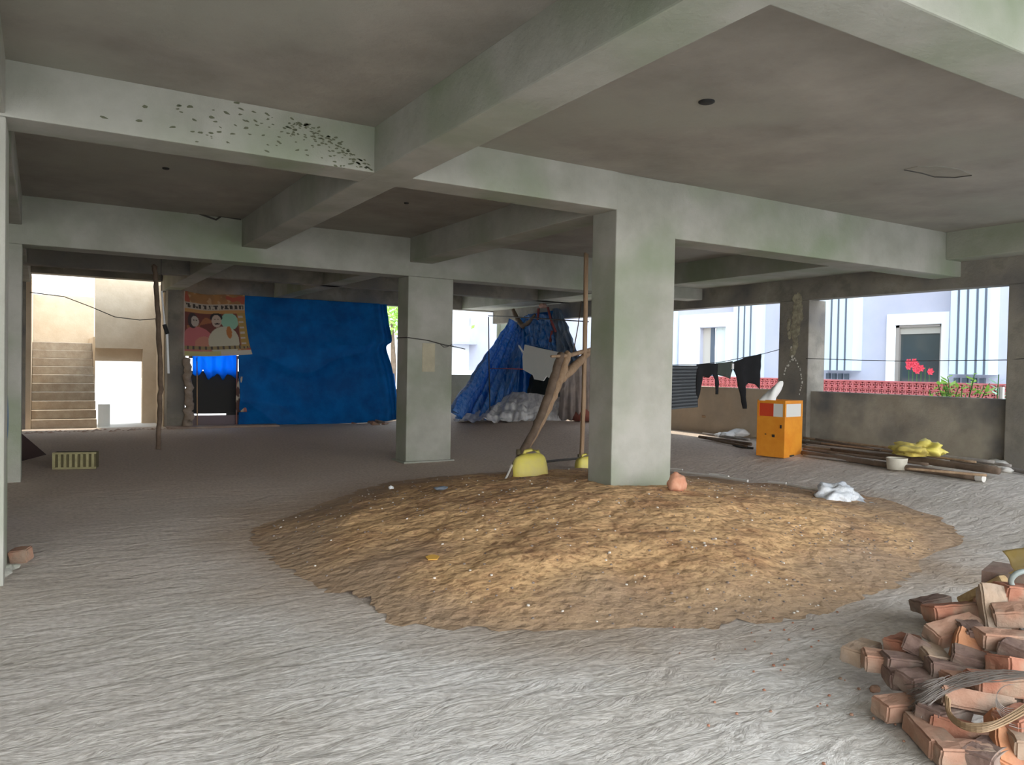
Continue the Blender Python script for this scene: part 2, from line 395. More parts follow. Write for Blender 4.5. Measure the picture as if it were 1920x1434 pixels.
wq.tube([(4.94, 11.86, 1.99), (4.94, Y2f-.012, 1.985), (5.3, Y2f-.012, 1.95), (5.60, Y2f-.014, 1.885), (5.75, Y2f-.012, 1.87), (5.755, 11.86, 1.88)], .009, 6)
wq.tube([(5.5, Y2f-.012, 1.91), (5.56, Y2f-.05, 1.85), (5.64, Y2f-.03, 1.86), (5.72, Y2f-.03, 1.90)], .006, 5)
wq.tube([(5.755, 11.6, 1.88), (5.86, 11.5, 1.86), (5.99, 11.45, 1.83)], .008, 6)
tag(wq.build('tie_wire', DARKWIRE), 'thin dark wire wrapped round the middle column', 'wire')
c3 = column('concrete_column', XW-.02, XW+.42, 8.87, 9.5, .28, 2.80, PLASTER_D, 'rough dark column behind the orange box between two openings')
# lumpy mortar runs on its inner face
mr_ = MB(); rnd = random.Random(11)
def smear(mb, pts, w, X=XW-.024, th=.012):
    P = [at(u, v, X=X) for u, v in pts]
    for i in range(len(P)-1):
        n = 5
        for k in range(n):
            c = P[i].lerp(P[i+1], k/n)+Vector((0, rnd.uniform(-.3, .3)*w, rnd.uniform(-.02, .02)))
            r = w*rnd.uniform(.5, 1.1); nn = 9; vs = []
            for q in range(nn): vs.append(c+Vector((0, cos(2*pi*q/nn)*r*rnd.uniform(.7, 1.15), sin(2*pi*q/nn)*r*1.3*rnd.uniform(.7, 1.2))))
            tip = c+Vector((-th, 0, 0)); vs.append(tip)
            mb.add(vs, [(q, (q+1) % nn, nn) for q in range(nn)])
smear(mr_, [(1497, 560), (1500, 600), (1492, 630)], .08)
smear(mr_, [(1492, 560), (1492, 590), (1487, 620), (1492, 640), (1486, 668)], .07)
smear(mr_, [(1478, 600), (1480, 640)], .04)
mr_.build('mortar_run', mat('mortar_smear', (.46, .42, .30), .95, col2=(.22, .20, .15), scale=12), c3, smooth=True)
mr2 = MB(); smear(mr2, [(1487, 668), (1500, 690), (1504, 715), (1498, 745)], .018); smear(mr2, [(1487, 672), (1473, 690), (1470, 706)], .018); smear(mr2, [(1484, 650), (1487, 678)], .03)
mr2.build('pale_mortar_run', mat('pale_mortar', (.75, .73, .66), .95), c3, smooth=True)
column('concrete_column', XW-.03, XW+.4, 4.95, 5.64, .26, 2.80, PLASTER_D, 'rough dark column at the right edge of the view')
column('concrete_column', -.95, -.215, Y1f+.001, 6.90, -.02, zb, PLASTER, 'pale column cut by the left edge of the view')
column('concrete_column', -.95, -.215, Y2f+.001, 11.85, -.02, zd, PLASTER, 'shaded green grey column at far left beside the dark board')
column('concrete_column', 2.47, 2.86, 19.45, YB-.03, -.02, zb, PLASTER_D, 'dark rear column between the stairs and the poster')
column('concrete_column', 11.58, 11.85, YB+.02, YB+.25, -.3, 3.5, PLASTER, 'far corner column beyond the blue tent')
# mortar lumps at the foot of the left column
for k, (u, v, s) in enumerate(((12, 1066, .05), (28, 1062, .035), (3, 1074, .06))):
    p = at(u, v, Z=.02); q = MB()
    bm = bmesh.new(); bmesh.ops.create_icosphere(bm, subdivisions=2, radius=s)
    for vv in bm.verts: vv.co *= 1+.35*nz(vv.co.x*30+k, vv.co.y*30, vv.co.z*30); vv.co.z *= .6
    bm.verts.index_update()
    q.add([vv.co+p for vv in bm.verts], [[w.index for w in f.verts] for f in bm.faces]); bm.free()
    tag(q.build('mortar_lump', PLASTER), ('pale mortar lump nearest the small brick at left column', 'smallest pale mortar lump under the small brick at left', 'pale mortar lump at the left frame edge')[k], 'rubble', 'mortar lumps by the left column')

# parapets and side walls
def wall(name, *b, m=PARAPET): return struct(MB().box(*b, bev=.008).build(name, m))
wall('wall_right', XW+.08, XW+.28, -2.2, 9.3, -.3, 1.229)
wall('wall_right_rear', XW+.08, XW+.28, 9.3, 20.1, -.3, 1.229, m=mat('lit_tan_render', (.50, .40, .29), .95, col2=(.58, .48, .36), scale=2, bump=.008, bscale=18, col3=(.42, .35, .27)))  # lighter tan puts bounced sunlight into the colour of this rear stretch
wall('wall_back', 8.9, XW+.08, YB, YB+.2, -.3, 1.30, m=PLASTER)
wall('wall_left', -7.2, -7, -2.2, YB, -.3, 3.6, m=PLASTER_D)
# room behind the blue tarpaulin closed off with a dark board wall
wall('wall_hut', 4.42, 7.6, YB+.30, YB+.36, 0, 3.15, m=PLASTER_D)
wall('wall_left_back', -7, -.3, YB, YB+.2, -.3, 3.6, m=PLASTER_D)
rm = thing('rubble_stack', 'reddish brick rubble beyond the parapet gap right of the tarpaulin', 'rubble')
rbm = mat('rubble_red', (.34, .17, .12), .95, col2=(.25, .2, .17), scale=12)
rr = random.Random(5)
for k in range(19):
    M = Matrix.Translation((8.35+rr.uniform(-.25, .3), YB+.35+rr.uniform(0, .5), -.26+k*.078)) @ Matrix.Rotation(rr.uniform(-.6, .6), 4, 'Z')
    MB().box(-.2, .2, -.1, .1, -.04, .04, M, bev=.01).build('brick', rbm, rm)

pole_top_x = at(298, 600, Y=14.85).x
# ------------------------------------------------------------------ stairwell at the back left
st = thing('staircase', 'sunlit concrete staircase rising away at the back left', 'stairs')
for i in range(10):
    MB().box(-.195, 1.075, YB+.08+.25*i, YB+.08+.25*(i+1)+.03, .195*i-(.3 if i == 0 else 0), .195*(i+1), bev=.015).build('step', STEP, st)
MB().box(-.195, 1.075, YB+2.6, YB+3.89, 1.8, 1.95, bev=.01).build('landing', STEP, st)
MB().box(-.195, 1.075, YB+.33, YB+2.6, -.3, .19, bev=.01).build('stair_base', STEP, st)
wall('wall_stair_left', -.42, -.2, YB+.02, YB+4.2, -.3, 3.38, m=TANWALL)
zt = at(100, 553, Y=YB+3.9).z
wall('wall_stair_landing', -.42, 1.2, YB+3.9, YB+4.05, -.3, zt, m=TANWALL)
yd = YB+1.45
z1, z2 = at(220, 653, Y=yd).z, at(220, 677, Y=yd+.12).z
tw = MB(); tw.box(1.10, 2.62, yd, yd+.25, z1, 4.4); tw.box(at(267, 730, Y=yd).x, 2.62, yd, yd+.25, -.3, z1)
tw.box(1.10, 2.2, yd+.12, yd+.25, z2, z1)
struct(tw.build('wall_stair_back', TANWALL))
wall('wall_stair_right', 2.45, 2.62, YB+.02, yd, -.3, 3.38, m=TANWALL)
wall('wall_stair_side', 1.08, 1.12, YB+1.75, YB+4.0, -.3, 2.1, m=TANWALL)
q = MB(); a = at(188, 806, Y=YB+.35)
q.box(1.11, 1.36, 0, .02, 0, .52, Matrix.Translation((0, YB+.3, 0)) @ Matrix.Rotation(-.12, 4, 'X'), bev=.004)
tag(q.build('leaning_board', WHITECARD), 'small pale board leaning at the foot of the stairs', 'board')
# broken edge of the screed at the foot of the stairs
q = MB(); rnd = random.Random(21)
for k in range(34):
    x = -.25+k*.085; p = Vector((x, 19.0+rnd.uniform(-.25, .3)+.15*(k > 24), .005)); r = rnd.uniform(.03, .075); n = 7
    vs = [p+Vector((cos(2*pi*j/n)*r*rnd.uniform(.8, 1.6), sin(2*pi*j/n)*r*rnd.uniform(.7, 1.3), -.01)) for j in range(n)]+[p+Vector((0, 0, r*.5))]
    q.add(vs, [(j, (j+1) % n, n) for j in range(n)])
o = q.build('brick_rubble_strip', mat('rubble_mix', (.36, .22, .15), .95, col2=(.48, .40, .34), scale=7)); tag(o, 'broken reddish rubble edge along the foot of the stairs', 'rubble', kind='stuff')
wq = MB(); wq.tube([at(u, v, Y=18.6) for u, v in ((56, 548), (120, 556), (170, 575), (215, 594), (262, 600), (300, 597))]+[Vector((pole_top_x, 14.9, 2.2))], .009, 5)
tag(wq.build('sagging_wire', DARKWIRE), 'dark wire sagging across the stair opening', 'wire')

# ------------------------------------------------------------------ left side props
def bsf(u, v):
    return (-.60+.30*u+.02*sin(v*5), 9.0+.03*sin(u*12)+.03*nz(u*4, v*4), 1.45-1.43*v)
tag(MB().grid(bsf, 20, 26, thick=.01).build('blue_cloth', BLUE, smooth=True), 'sliver of blue cloth hanging behind the pale column at the left edge', 'cloth')
def lumpy_tube(name, pts, rad, m, seed=0, n=9, amp=.12, sub=6, parent=None):
    P = []; R = []
    rr = rad if isinstance(rad, (list, tuple)) else [rad]*len(pts)
    for i in range(len(pts)-1):
        for k in range(sub):
            t = k/sub; p = Vector(pts[i]).lerp(Vector(pts[i+1]), t); r = rr[i]*(1-t)+rr[i+1]*t
            j = i*sub+k
            P.append(p+Vector((nz(j*.6, seed), nz(j*.6, seed+9), 0))*r*amp*6); R.append(r*(1+amp*2*nz(j*.9, seed+3)))
    P.append(Vector(pts[-1])); R.append(rr[-1])
    return MB().tube(P, R, n).build(name, m, parent, smooth=True)
pY = 14.85
pole = [at(297, 842, Z=0)]+[at(u, v, Y=pY) for u, v in ((300, 760), (301, 700), (297, 600), (293, 545), (291, 500))]
pole[-1].z += .02
pole.append(Vector((pole[-1].x-.03, pole[-1].y-.02, p4 and 3.16)))
tag(lumpy_tube('wooden_prop', pole, .042, WOOD_D, 4), 'crooked dark wooden pole standing from floor to beam near the stairs', 'pole')
tb = thing('tube_light', 'long white tube hanging beside the crooked wooden pole', 'tube light')
MB().tube([at(303, 545, Y=pY-.1), at(309, 612, Y=pY-.1)], .016, 8).build('tube', WHITE, tb)
MB().tube([at(313, 622, Y=pY-.1), at(316, 700, Y=pY-.1)], .02, 8).build('tube', WHITE, tb)
MB().tube([at(308, 608, Y=pY-.1), at(314, 626, Y=pY-.1)], .035, 8).build('fitting', DARKHOLE, tb)
MB().tube([at(303, 545, Y=pY-.1), at(302, 508, Y=pY-.1), Vector((at(302, 508, Y=pY-.1).x, pY-.1, 3.56))], .005, 5).build('cord', DARKWIRE, tb)

hb = thing('hollow_block', 'olive ribbed hollow clay block lying on the floor at left', 'block')
b0 = at(139, 880, Z=0)
HM = mat('olive_clay', (.27, .24, .12), .9, col2=(.38, .34, .18), scale=10); HD = mat('olive_clay_core', (.10, .085, .04), .95)
Mb = Matrix.Translation(b0) @ Matrix.Rotation(radians(-14), 4, 'Z')
MB().box(-.27, .27, .02, .22, .004, .235, Mb, bev=.01).build('body', HD, hb)
q = MB()
for k in range(8): q.box(-.275+k*.07, -.275+k*.07+.035, 0, .022, .004, .238, Mb, bev=.004)
q.box(-.275, .275, 0, .022, .004, .03, Mb); q.box(-.275, .275, 0, .022, .215, .24, Mb)
q.build('ribs', HM, hb)
q = MB(); A, B, Cc = at(40, 812, Y=14.4), at(87, 852, Z=.004), at(40, 864, Z=.004)
nrm = (B-A).cross(Cc-A).normalized()*.03
q.add([A, B, Cc, A+nrm, B+nrm, Cc+nrm], [(0, 1, 2), (5, 4, 3), (0, 3, 4, 1), (1, 4, 5, 2), (2, 5, 3, 0)])
tag(q.build('dark_board', mat('dark_red_board', (.055, .03, .025), .9)), 'dark triangular board leaning behind the far left column', 'board')

def rock(name, p, s, m, seed=0, flat=.7, label=None, cat='stone', group=None, sub=3, amp=.3):
    bm = bmesh.new(); bmesh.ops.create_icosphere(bm, subdivisions=sub, radius=1)
    for v in bm.verts:
        d = v.co.copy(); k = 1+amp*nz(d.x*1.7+seed, d.y*1.7, d.z*1.7)+amp*.4*nz(d.x*5+seed, d.y*5, d.z*5)
        v.co = Vector((d.x*s[0]*k, d.y*s[1]*k, d.z*s[2]*k))
    mnz = min(v.co.z for v in bm.verts)*flat
    for v in bm.verts: v.co.z = max(v.co.z, mnz)-mnz
    bm.verts.index_update()
    q = MB(); q.add([v.co+Vector(p) for v in bm.verts], [[w.index for w in f.verts] for f in bm.faces]); bm.free()
    o = q.build(name, m, smooth=True)
    if label: tag(o, label, cat, group)
    return o

BRK = [mat('fired_brick_%s' % n, c, .9, col2=c2, scale=9, bump=.006, bscale=30, col3=c3, scale3=5) for n, c, c2, c3 in (
    ('red', (.27, .105, .06), (.36, .165, .10), (.26, .18, .12)), ('pink', (.34, .18, .115), (.41, .245, .165), (.30, .22, .16)),
    ('orange', (.46, .19, .085), (.50, .25, .13), (.38, .16, .09)), ('brown', (.15, .09, .07), (.24, .155, .115), (.24, .19, .15)),
    ('tan', (.36, .25, .17), (.43, .32, .23), (.30, .24, .19)))]
def brick_mesh(seed, L=.235, Wd=.112, Hh=.076):
    rnd = random.Random(seed); bm = bmesh.new(); bmesh.ops.create_cube(bm, size=1)
    for v in bm.verts: v.co = Vector((v.co.x*L, v.co.y*Wd, v.co.z*Hh))*rnd.uniform(.96, 1.04)
    bmesh.ops.bevel(bm, geom=bm.edges[:], offset=.009, segments=2, affect='EDGES')
    bmesh.ops.subdivide_edges(bm, edges=[e for e in bm.edges if e.calc_length() > .04], cuts=4, use_grid_fill=True)
    for v in bm.verts: v.co += Vector((nz(v.co.x*25+seed, v.co.y*25, v.co.z*25), nz(v.co.x*25, v.co.y*25+seed, v.co.z*25), nz(v.co.x*25, v.co.y*25, v.co.z*25+seed)))*.006
    bm.verts.index_update()
    r = ([v.co.copy() for v in bm.verts], [[w.index for w in f.verts] for f in bm.faces]); bm.free()
    return r
def brick(p, yaw, pitch=0, roll=0, seed=0, m=0, L=.235, Wd=.112, Hh=.076, name='brick'):
    """yaw is measured from the camera's right-hand direction"""
    vs, fs = brick_mesh(seed, L, Wd, Hh)
    a = math.atan2(rt.y, rt.x)
    M = Matrix.Rotation(a+radians(yaw), 4, 'Z') @ Matrix.Rotation(radians(pitch), 4, 'Y') @ Matrix.Rotation(radians(roll), 4, 'X')
    q = MB(); q.add([M @ v for v in vs], fs)
    o = q.build(name, BRK[m], smooth=False); o.location = p
    return o
o = brick(at(38, 1056, Z=0)+Vector((0, .06, .052)), 8, -6, 6, 91, 1, L=.135, Hh=.10)
tag(o, 'broken pink half brick lying alone by the left column', 'brick')

# ------------------------------------------------------------------ hut: blue tarpaulin, banner, doorway
def lerp_path(P, t):
    n = len(P)-1; k = min(int(t*n), n-1); f = t*n-k
    return Vector(P[k]).lerp(Vector(P[k+1]), f)
def smooth_path(P, t):
    n = len(P)-1; k = min(int(t*n), n-1); f = t*n-k
    p0 = Vector(P[max(k-1, 0)]); p1 = Vector(P[k]); p2 = Vector(P[k+1]); p3 = Vector(P[min(k+2, n)])
    return .5*((2*p1)+(p2-p0)*f+(2*p0-5*p1+4*p2-p3)*f*f+(3*p1-p0-3*p2+p3)*f**3)
yt = YB-.10
Lp = [at(u, v, Y=yt) for u, v in ((446, 554), (446, 610), (446, 680), (447, 740), (446, 793))]
Rp = [at(u, v, Y=yt) for u, v in ((722, 571), (726, 606), (731, 638), (722, 652), (732, 690), (738, 740), (744, 791))]
Lp[-1].z = Rp[-1].z = .0
def tarp_fn(u, v):
    p = smooth_path(Lp, v).lerp(smooth_path(Rp, v), u)
    sag = 4*u*(1-u)
    ph = v*15-sag*(1.6+v*2.2)
    am = .035+.065*v
    d = am*sin(ph+1.5*nz(u*2.3, v*2, 3))*(.4+.8*sag)
    d += .10*nz(u*3, v*2.4, 1)+.05*nz(u*8, v*6, 2)
    d -= .055*(1-abs(sin(ph*.5+nz(u*2, v*3, 6))))**4*(.3+sag)
    d -= .04*(1-abs(sin(ph*.37+2+2*nz(u*3, v*2, 12))))**5
    d += .03*sin(u*34)*max(0, 1-v*4)
    if u > .86: d += .10*sin((u-.86)*70)*(u-.86)/.14
    return (p.x, p.y+d*.9-.10, max(p.z, .006))
tarp = MB().grid(tarp_fn, 150, 90, thick=.004).build('blue_tarpaulin', BLUE, smooth=True)
tag(tarp, 'large deep blue tarpaulin hanging like a curtain under the back beam', 'tarpaulin')
ed = MB(); ed.tube([at(738, 700, Y=yt-.02), at(741, 745, Y=yt-.08), at(745, 788, Y=yt-.12)], [.02, .05, .03], 8); ed.build('rolled_edge', BLUE, tarp, smooth=True)

# banner painted cell by cell: an orange printed sheet with two seated figures
yb_ = 19.38
bt = [at(345, 545, Y=yb_), at(385, 552, Y=yb_), at(425, 552, Y=yb_), at(459, 553, Y=yb_)]
bb = [at(344, 667, Y=yb_), at(390, 668, Y=yb_), at(440, 666, Y=yb_), at(473, 664, Y=yb_)]
NU, NV = 118, 110
def banner_fn(u, v):
    p = smooth_path(bt, u).lerp(smooth_path(bb, u), v)
    p.y += .03*nz(u*4, v*4, 8)+.015*sin(v*10)
    p.x += -.06*(u > .8)*sin(v*pi)*(u-.8)*5
    return p
def ell(u, v, cx, cy, rx, ry): return ((u-cx)/rx)**2+((v-cy)/ry)**2 < 1
def banner_col(u, v):
    n = nz(u*9, v*9, 4); c = (.36+.1*n, .17+.05*n, .06)
    if nz(u*14, v*14, 7) > .25: c = (.48, .28, .13)
    if nz(u*7, v*7, 17) > .3: c = (.42, .09, .05)
    if .16 < v < .26:
        c = (.46, .38, .30)
        if (int(u*26) % 2 == 0 or nz(u*40, v*30) > .15) and .05 < u < .95 and .18 < v < .24 and int(u*52) % 7: c = (.05, .035, .03)
    if .26 < v < .31: c = (.50, .25, .08)
    if .31 < v < .86 and u < .78:
        c = (.16, .04, .03) if nz(u*6, v*6, 2) > -.2 else (.34, .12, .05)
        if ell(u, v, .66, .44, .13, .14): c = (.28, .50, .36)
    if ell(u, v, .2, .78, .22, .25): c = (.50, .14, .14)
    if ell(u, v, .15, .44, .07, .12): c = (.05, .03, .03)
    if ell(u, v, .18, .45, .052, .085): c = (.46, .38, .32)
    if ell(u, v, .30, .80, .12, .12): c = (.52, .22, .15)
    if ell(u, v, .56, .76, .21, .24): c = (.52, .48, .36)
    if ell(u, v, .47, .37, .085, .07): c = (.02, .015, .015)
    if ell(u, v, .47, .43, .065, .10): c = (.50, .38, .30)
    if ell(u, v, .475, .475, .035, .012): c = (.03, .02, .02)
    if ell(u, v, .45, .40, .012, .008) or ell(u, v, .495, .40, .012, .008): c = (.04, .03, .03)
    if ell(u, v, .165, .43, .01, .008) or ell(u, v, .2, .43, .01, .008): c = (.05, .04, .04)
    if ell(u, v, .63, .62, .04, .10): c = (.45, .16, .04)
    if .84 < v < .9: c = (.30, .22, .10) if int(u*40) % 3 else (.08, .06, .05)
    if v > .92: c = (.50, .46, .20) if u < .5 else (.55, .50, .42)
    if u > .80 and .3 < v < .86:
        c = (.38, .24, .06)
        if int(v*34) % 3 == 0 and u < .9: c = (.5, .42, .36)
    if u < .02: c = (.5, .42, .38)
    return c
bn = MB(); bn.grid(banner_fn, NU, NV)
bn.c = [banner_col(i/NU, j/NV) for j in range(NV+1) for i in range(NU+1)]
nvv = len(bn.v)
bno = bn.build('printed_banner', attr_mat('banner_print', .7), smooth=True)
sol = bno.modifiers.new('s', 'SOLIDIFY'); sol.thickness = .004
tag(bno, 'orange printed banner with two people hung left of the blue tarpaulin', 'banner')
# backlit thin sheet over the doorway
ys = YB-.02
def sheet_fn(u, v):
    a = at(361+u*83, 655, Y=ys); botv = 706+6*sin(u*21)+5*nz(u*9, 2)*2-6*(u < .25)
    b = at(361+u*83, botv, Y=ys); p = a.lerp(b, v); p.y += .02*sin(u*26)+.02*nz(u*6, v*5)
    return p
q = MB().grid(sheet_fn, 50, 16, thick=.002)
tag(q.build('thin_blue_sheet', BLUE_SHEET, smooth=True), 'glowing translucent blue sheet over the hut doorway below the banner', 'sheet')
dr = thing('hut_doorway', 'dark doorway of the hut left of the blue tarpaulin', 'doorway')
a = at(376, 700, Y=YB+.12); b = at(444, 774.5, Y=YB+.12)
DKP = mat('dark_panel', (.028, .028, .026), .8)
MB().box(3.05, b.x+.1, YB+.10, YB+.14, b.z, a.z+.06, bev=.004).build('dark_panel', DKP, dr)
a2 = at(420, 778, Y=YB+.1)
MB().box(2.9, 4.5, YB+.08, YB+.12, 0, a2.z, bev=.004).build('sill_board', mat('purple_grey_board', (.20, .16, .17), .9), dr)
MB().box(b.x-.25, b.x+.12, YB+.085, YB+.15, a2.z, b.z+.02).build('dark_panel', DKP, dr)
MB().box(3.02, 4.4, YB+.06, YB+.2, 1.62, 1.70, bev=.006).build('head_rail', WOOD_D, dr)
p0 = at(371, 700, Y=YB); MB().tube([(p0.x, YB, .0), (p0.x-.02, YB, 1.65)], .014, 8).build('thin_post', WOOD, dr)
p0 = at(444, 700, Y=YB); MB().tube([(p0.x, YB-.02, .0), (p0.x, YB-.02, 1.7)], .018, 8).build('thin_post', mat('pinkish_wood', (.38, .16, .12), .8), dr)
p0 = at(353, 700, Y=19.32)
lp = [Vector((p0.x+.03*sin(z*3), 19.32, z)) for z in (0.0, .4, .8, 1.2, 1.62)]
tag(lumpy_tube('tree_trunk_post', lp, [.115, .10, .085, .09, .08], mat('pale_bark', (.26, .20, .15), .95, col2=(.38, .31, .25), scale=7), 8, 12), 'pale knobbly tree trunk post under the left of the banner', 'post')
cl = MB()
def cl_fn(u, v):
    L = ((449, 706), (444, 725), (442, 750), (442, 773)); R = ((456, 706), (460, 730), (466, 745), (463, 772))
    a = smooth_path([at(x, y, Y=YB-.2) for x, y in L], v); b = smooth_path([at(x, y, Y=YB-.2) for x, y in R], v)
    p = a.lerp(b, u); p.y += .02*sin(u*8+v*5); return p
cl.grid(cl_fn, 14, 26); cl.c = [((.50, .44, .34) if nz(i*.15, j*.12, 5) < .1 else (.10, .05, .04)) if i < 10 else (.34, .13, .11) for j in range(27) for i in range(15)]
o = cl.build('paper_poster', attr_mat('torn_poster_print', .8), smooth=True); o.modifiers.new('s', 'SOLIDIFY').thickness = .004
tag(o, 'small torn poster strip hanging at the left edge of the blue tarpaulin', 'poster')
q = MB(); q.box(2.45, 4.95, 19.05, 19.42, -.01, .05, bev=.02)
tag(q.build('threshold_slab', mat('threshold', (.30, .21, .16), .95, col2=(.36, .28, .22), scale=4)), 'low brownish threshold slab in front of the hut doorway', 'slab')
# stones at the foot of the tarpaulin's right end
for k, (u, v, s, mi) in enumerate(((697, 791, .10, 3), (712, 792, .13, 3), (704, 795, .12, 1), (722, 794, .08, 1), (664, 792, .06, 0), (690, 783, .09, 3))):
    p = at(u, v+2, Z=0); p.z = fz(p.x, p.y)+s*.3-.02
    o = brick(p, 20*k, 12*(k % 3), 8, 60+k, mi, L=s*2.0, Hh=s*.8)
    tag(o, ('dark brick leftmost in the small pile at the tarpaulin foot', 'dark brick topping the small pile at the tarpaulin foot', 'pale brick lying in front of the small tarpaulin pile',
            'small pale brick at the right end of the tarpaulin pile', 'lone tiny red brick left of the tarpaulin pile', 'dark brick behind the small tarpaulin pile')[k], 'brick', 'bricks at the foot of the blue tarpaulin')

# ------------------------------------------------------------------ blue tent heap
def floor_at(u, v, dz=0.):
    z = .15
    for _ in range(12):
        p = at(u, v, Z=z+dz); z = fz(p.x, p.y)
    return p
def loft(name, top, bot, m, nu=60, nv=36, folds=9, amp=.08, seed=0, thick=.004, parent=None, crump=.06, pow_=1.):
    def fn(u, v):
        a = smooth_path(top, u); b = smooth_path(bot, u); p = a.lerp(b, v**pow_)
        t = (smooth_path(bot, min(1, u+.02))-smooth_path(bot, max(0, u-.02))).normalized()
        n = t.cross((b-a).normalized()); n = n.normalized() if n.length > 1e-6 else Vector((0, -1, 0))
        d = amp*(.15+.85*v)*(sin(u*folds*2*pi+2*nz(u*4, v*2, seed))+.4*sin(u*folds*4.7*pi+seed))*(1-.25*nz(u*9, v*5, seed))
        d += crump*nz(u*6+seed, v*6)+crump*.5*nz(u*17+seed, v*13)
        p = p+n*d; p.z = max(p.z, fz(p.x, p.y)+.015)
        return p
    return MB().grid(fn, nu, nv, thick=thick).build(name, m, parent, smooth=True)
XT = 11.15
def T(u, v, X=XT): return at(u, v, X=X)
tent = thing('collapsed_tent', 'crumpled blue tarpaulin tent slumped below the back corner lintel', 'tarpaulin')
loft('left_flap', [T(957, 598), T(968, 604), T(980, 612)], [floor_at(850, 768, .25), floor_at(862, 786), floor_at(915, 786), floor_at(968, 784)], BLUE_TENT, 90, 50, 8, .10, 3, parent=tent)
loft('back_sheet', [T(965, 606), T(985, 592), T(1015, 586), T(1050, 580)], [T(955, 745, 10.9), T(1000, 745, 10.9), T(1040, 735, 10.9), T(1080, 720, 10.9)], BLUE, 70, 40, 7, .06, 7, parent=tent)
loft('right_flap', [T(1036, 579, 11.1), T(1045, 578, 11.1), T(1052, 582, 11.1)], [T(1030, 700, 10.7), T(1065, 705, 10.6), T(1100, 700, 10.6)], BLUE_GREY, 60, 40, 5, .07, 11, parent=tent)
loft('upper_fold', [T(983, 592, 11.0), T(1005, 588, 11.0), T(1030, 590, 11.0)], [T(985, 650, 10.8), T(1010, 650, 10.8), T(1045, 660, 10.8)], BLUE_TENT, 50, 30, 6, .06, 14, parent=tent)
loft('middle_fold', [at(972, 640, X=10.6), at(976, 660, X=10.4), at(975, 690, X=10.2)], [floor_at(905, 770, .1), floor_at(930, 782), floor_at(965, 782)], BLUE_TENT, 60, 40, 5, .07, 17, parent=tent)
gt = loft('grey_groundsheet', [at(905, 770, X=9.4), at(940, 748, X=9.9), at(968, 735, X=10.0), at(1000, 738, X=10.0), at(1055, 745, X=10.1)],
     [floor_at(850, 788), floor_at(900, 789), floor_at(950, 790), floor_at(1000, 790), floor_at(1052, 789)], GREYTARP, 110, 36, 6, .05, 23, crump=.07)
tag(gt, 'silver grey tarpaulin spread on the floor before the blue tent', 'tarpaulin')
g2 = loft('grey_sheet', [at(1052, 720, X=9.5), at(1080, 690, X=9.5), at(1112, 655, X=9.5)], [floor_at(1045, 789), floor_at(1085, 789), floor_at(1118, 788)], mat('drab_sheet', (.27, .25, .25), .7, col2=(.36, .32, .30), scale=3), 40, 30, 5, .05, 31, crump=.03)
tag(g2, 'drab grey sheet hanging beside the large column', 'sheet')
# black sack lump and white board leaning on it
q = rock('black_sack', (0, 0, 0), (.34, .50, .5), BLACKP, 5, .6, amp=.35, sub=4)
pc = at(1020, 752, X=10.62); q.location = (pc.x, pc.y, pc.z-.2); q.location.z = max(fz(pc.x, pc.y), .2)
q.scale = (1, 1, (at(1010, 690, X=10.62).z-q.location.z)/.80)
tag(q, 'black plastic sack under the white board in the tent heap', 'sack')
def plate(name, px, plane, th, m, parent=None):
    P = [at(u, v, **plane) for u, v in px]; n = (P[1]-P[0]).cross(P[2]-P[0]).normalized()*th
    k = len(P); mb = MB(); mb.add(P+[p+n for p in P], [tuple(range(k)), tuple(range(2*k-1, k-1, -1))]+[(i, i+k, (i+1) % k+k, (i+1) % k) for i in range(k)])
    return mb.build(name, m, parent)
o = plate('white_board', ((985, 646), (1015, 653), (1063, 663), (1054, 695), (1047, 716), (1034, 711), (1026, 705), (1020, 714), (1003, 711), (1000, 703), (982, 693), (981, 670)), dict(X=8.95), .02, WHITECARD)
tag(o, 'torn white board propped in front of the blue tent', 'board')
o = MB().tube([at(973, 648, X=8.97), at(983, 664, X=8.97)], .02, 6).build('white_stick', WHITE); tag(o, 'short white stick at the upper left of the torn white board', 'stick')
# rods, sticks and ties about the tent
def rod(name, px, plane, r, m, label, cat='rod', group=None, n=6):
    o = MB().tube([at(u, v, **plane) for u, v in px], r, n).build(name, m, smooth=True); return tag(o, label, cat, group)
f0 = floor_at(919, 786)
o = MB().tube([f0, at(917, 690, Y=f0.y), at(916, 594, Y=f0.y)], .013, 6).build('upright_rod', DARKWIRE); tag(o, 'thin dark upright rod in front of the blue tent', 'rod')
rod('crossbar', ((916, 592), (965, 594), (1040, 599), (1103, 603)), dict(X=10.7), .016, DARKWIRE, 'thin crossbar running level above the blue tent')
rod('twine', ((919, 691), (950, 691), (980, 692)), dict(X=9.6), .012, mat('twine', (.42, .06, .05), .7), 'short red cord stretched left of the white board', 'cord')
o = lumpy_tube('dark_branch', [at(u, v, X=10.9) for u, v in ((962, 580), (970, 598), (981, 612), (992, 604), (1003, 590))], [.05, .06, .07, .05, .03], WOOD_D, 3); tag(o, 'dark forked branch at the top left of the blue tent', 'branch')
for k, px in enumerate((((1010, 578), (1008, 600)), ((1027, 576), (1033, 600), (1042, 622)), ((1035, 620), (1030, 650)))):
    rod('red_tie', px, dict(X=10.85), .03, mat('maroon_cloth', (.22, .05, .05), .9), ('maroon cloth tie left of the tent peak', 'long maroon cloth tie at the tent peak', 'maroon rag hanging lowest on the tent')[k], 'tie', 'maroon ties on the tent')
rock('cloth_knot', at(1018, 578, X=10.9), (.10, .09, .08), mat('peach_cloth', (.55, .33, .27), .9), 2, label='peach coloured cloth knot at the top of the blue tent', cat='cloth')
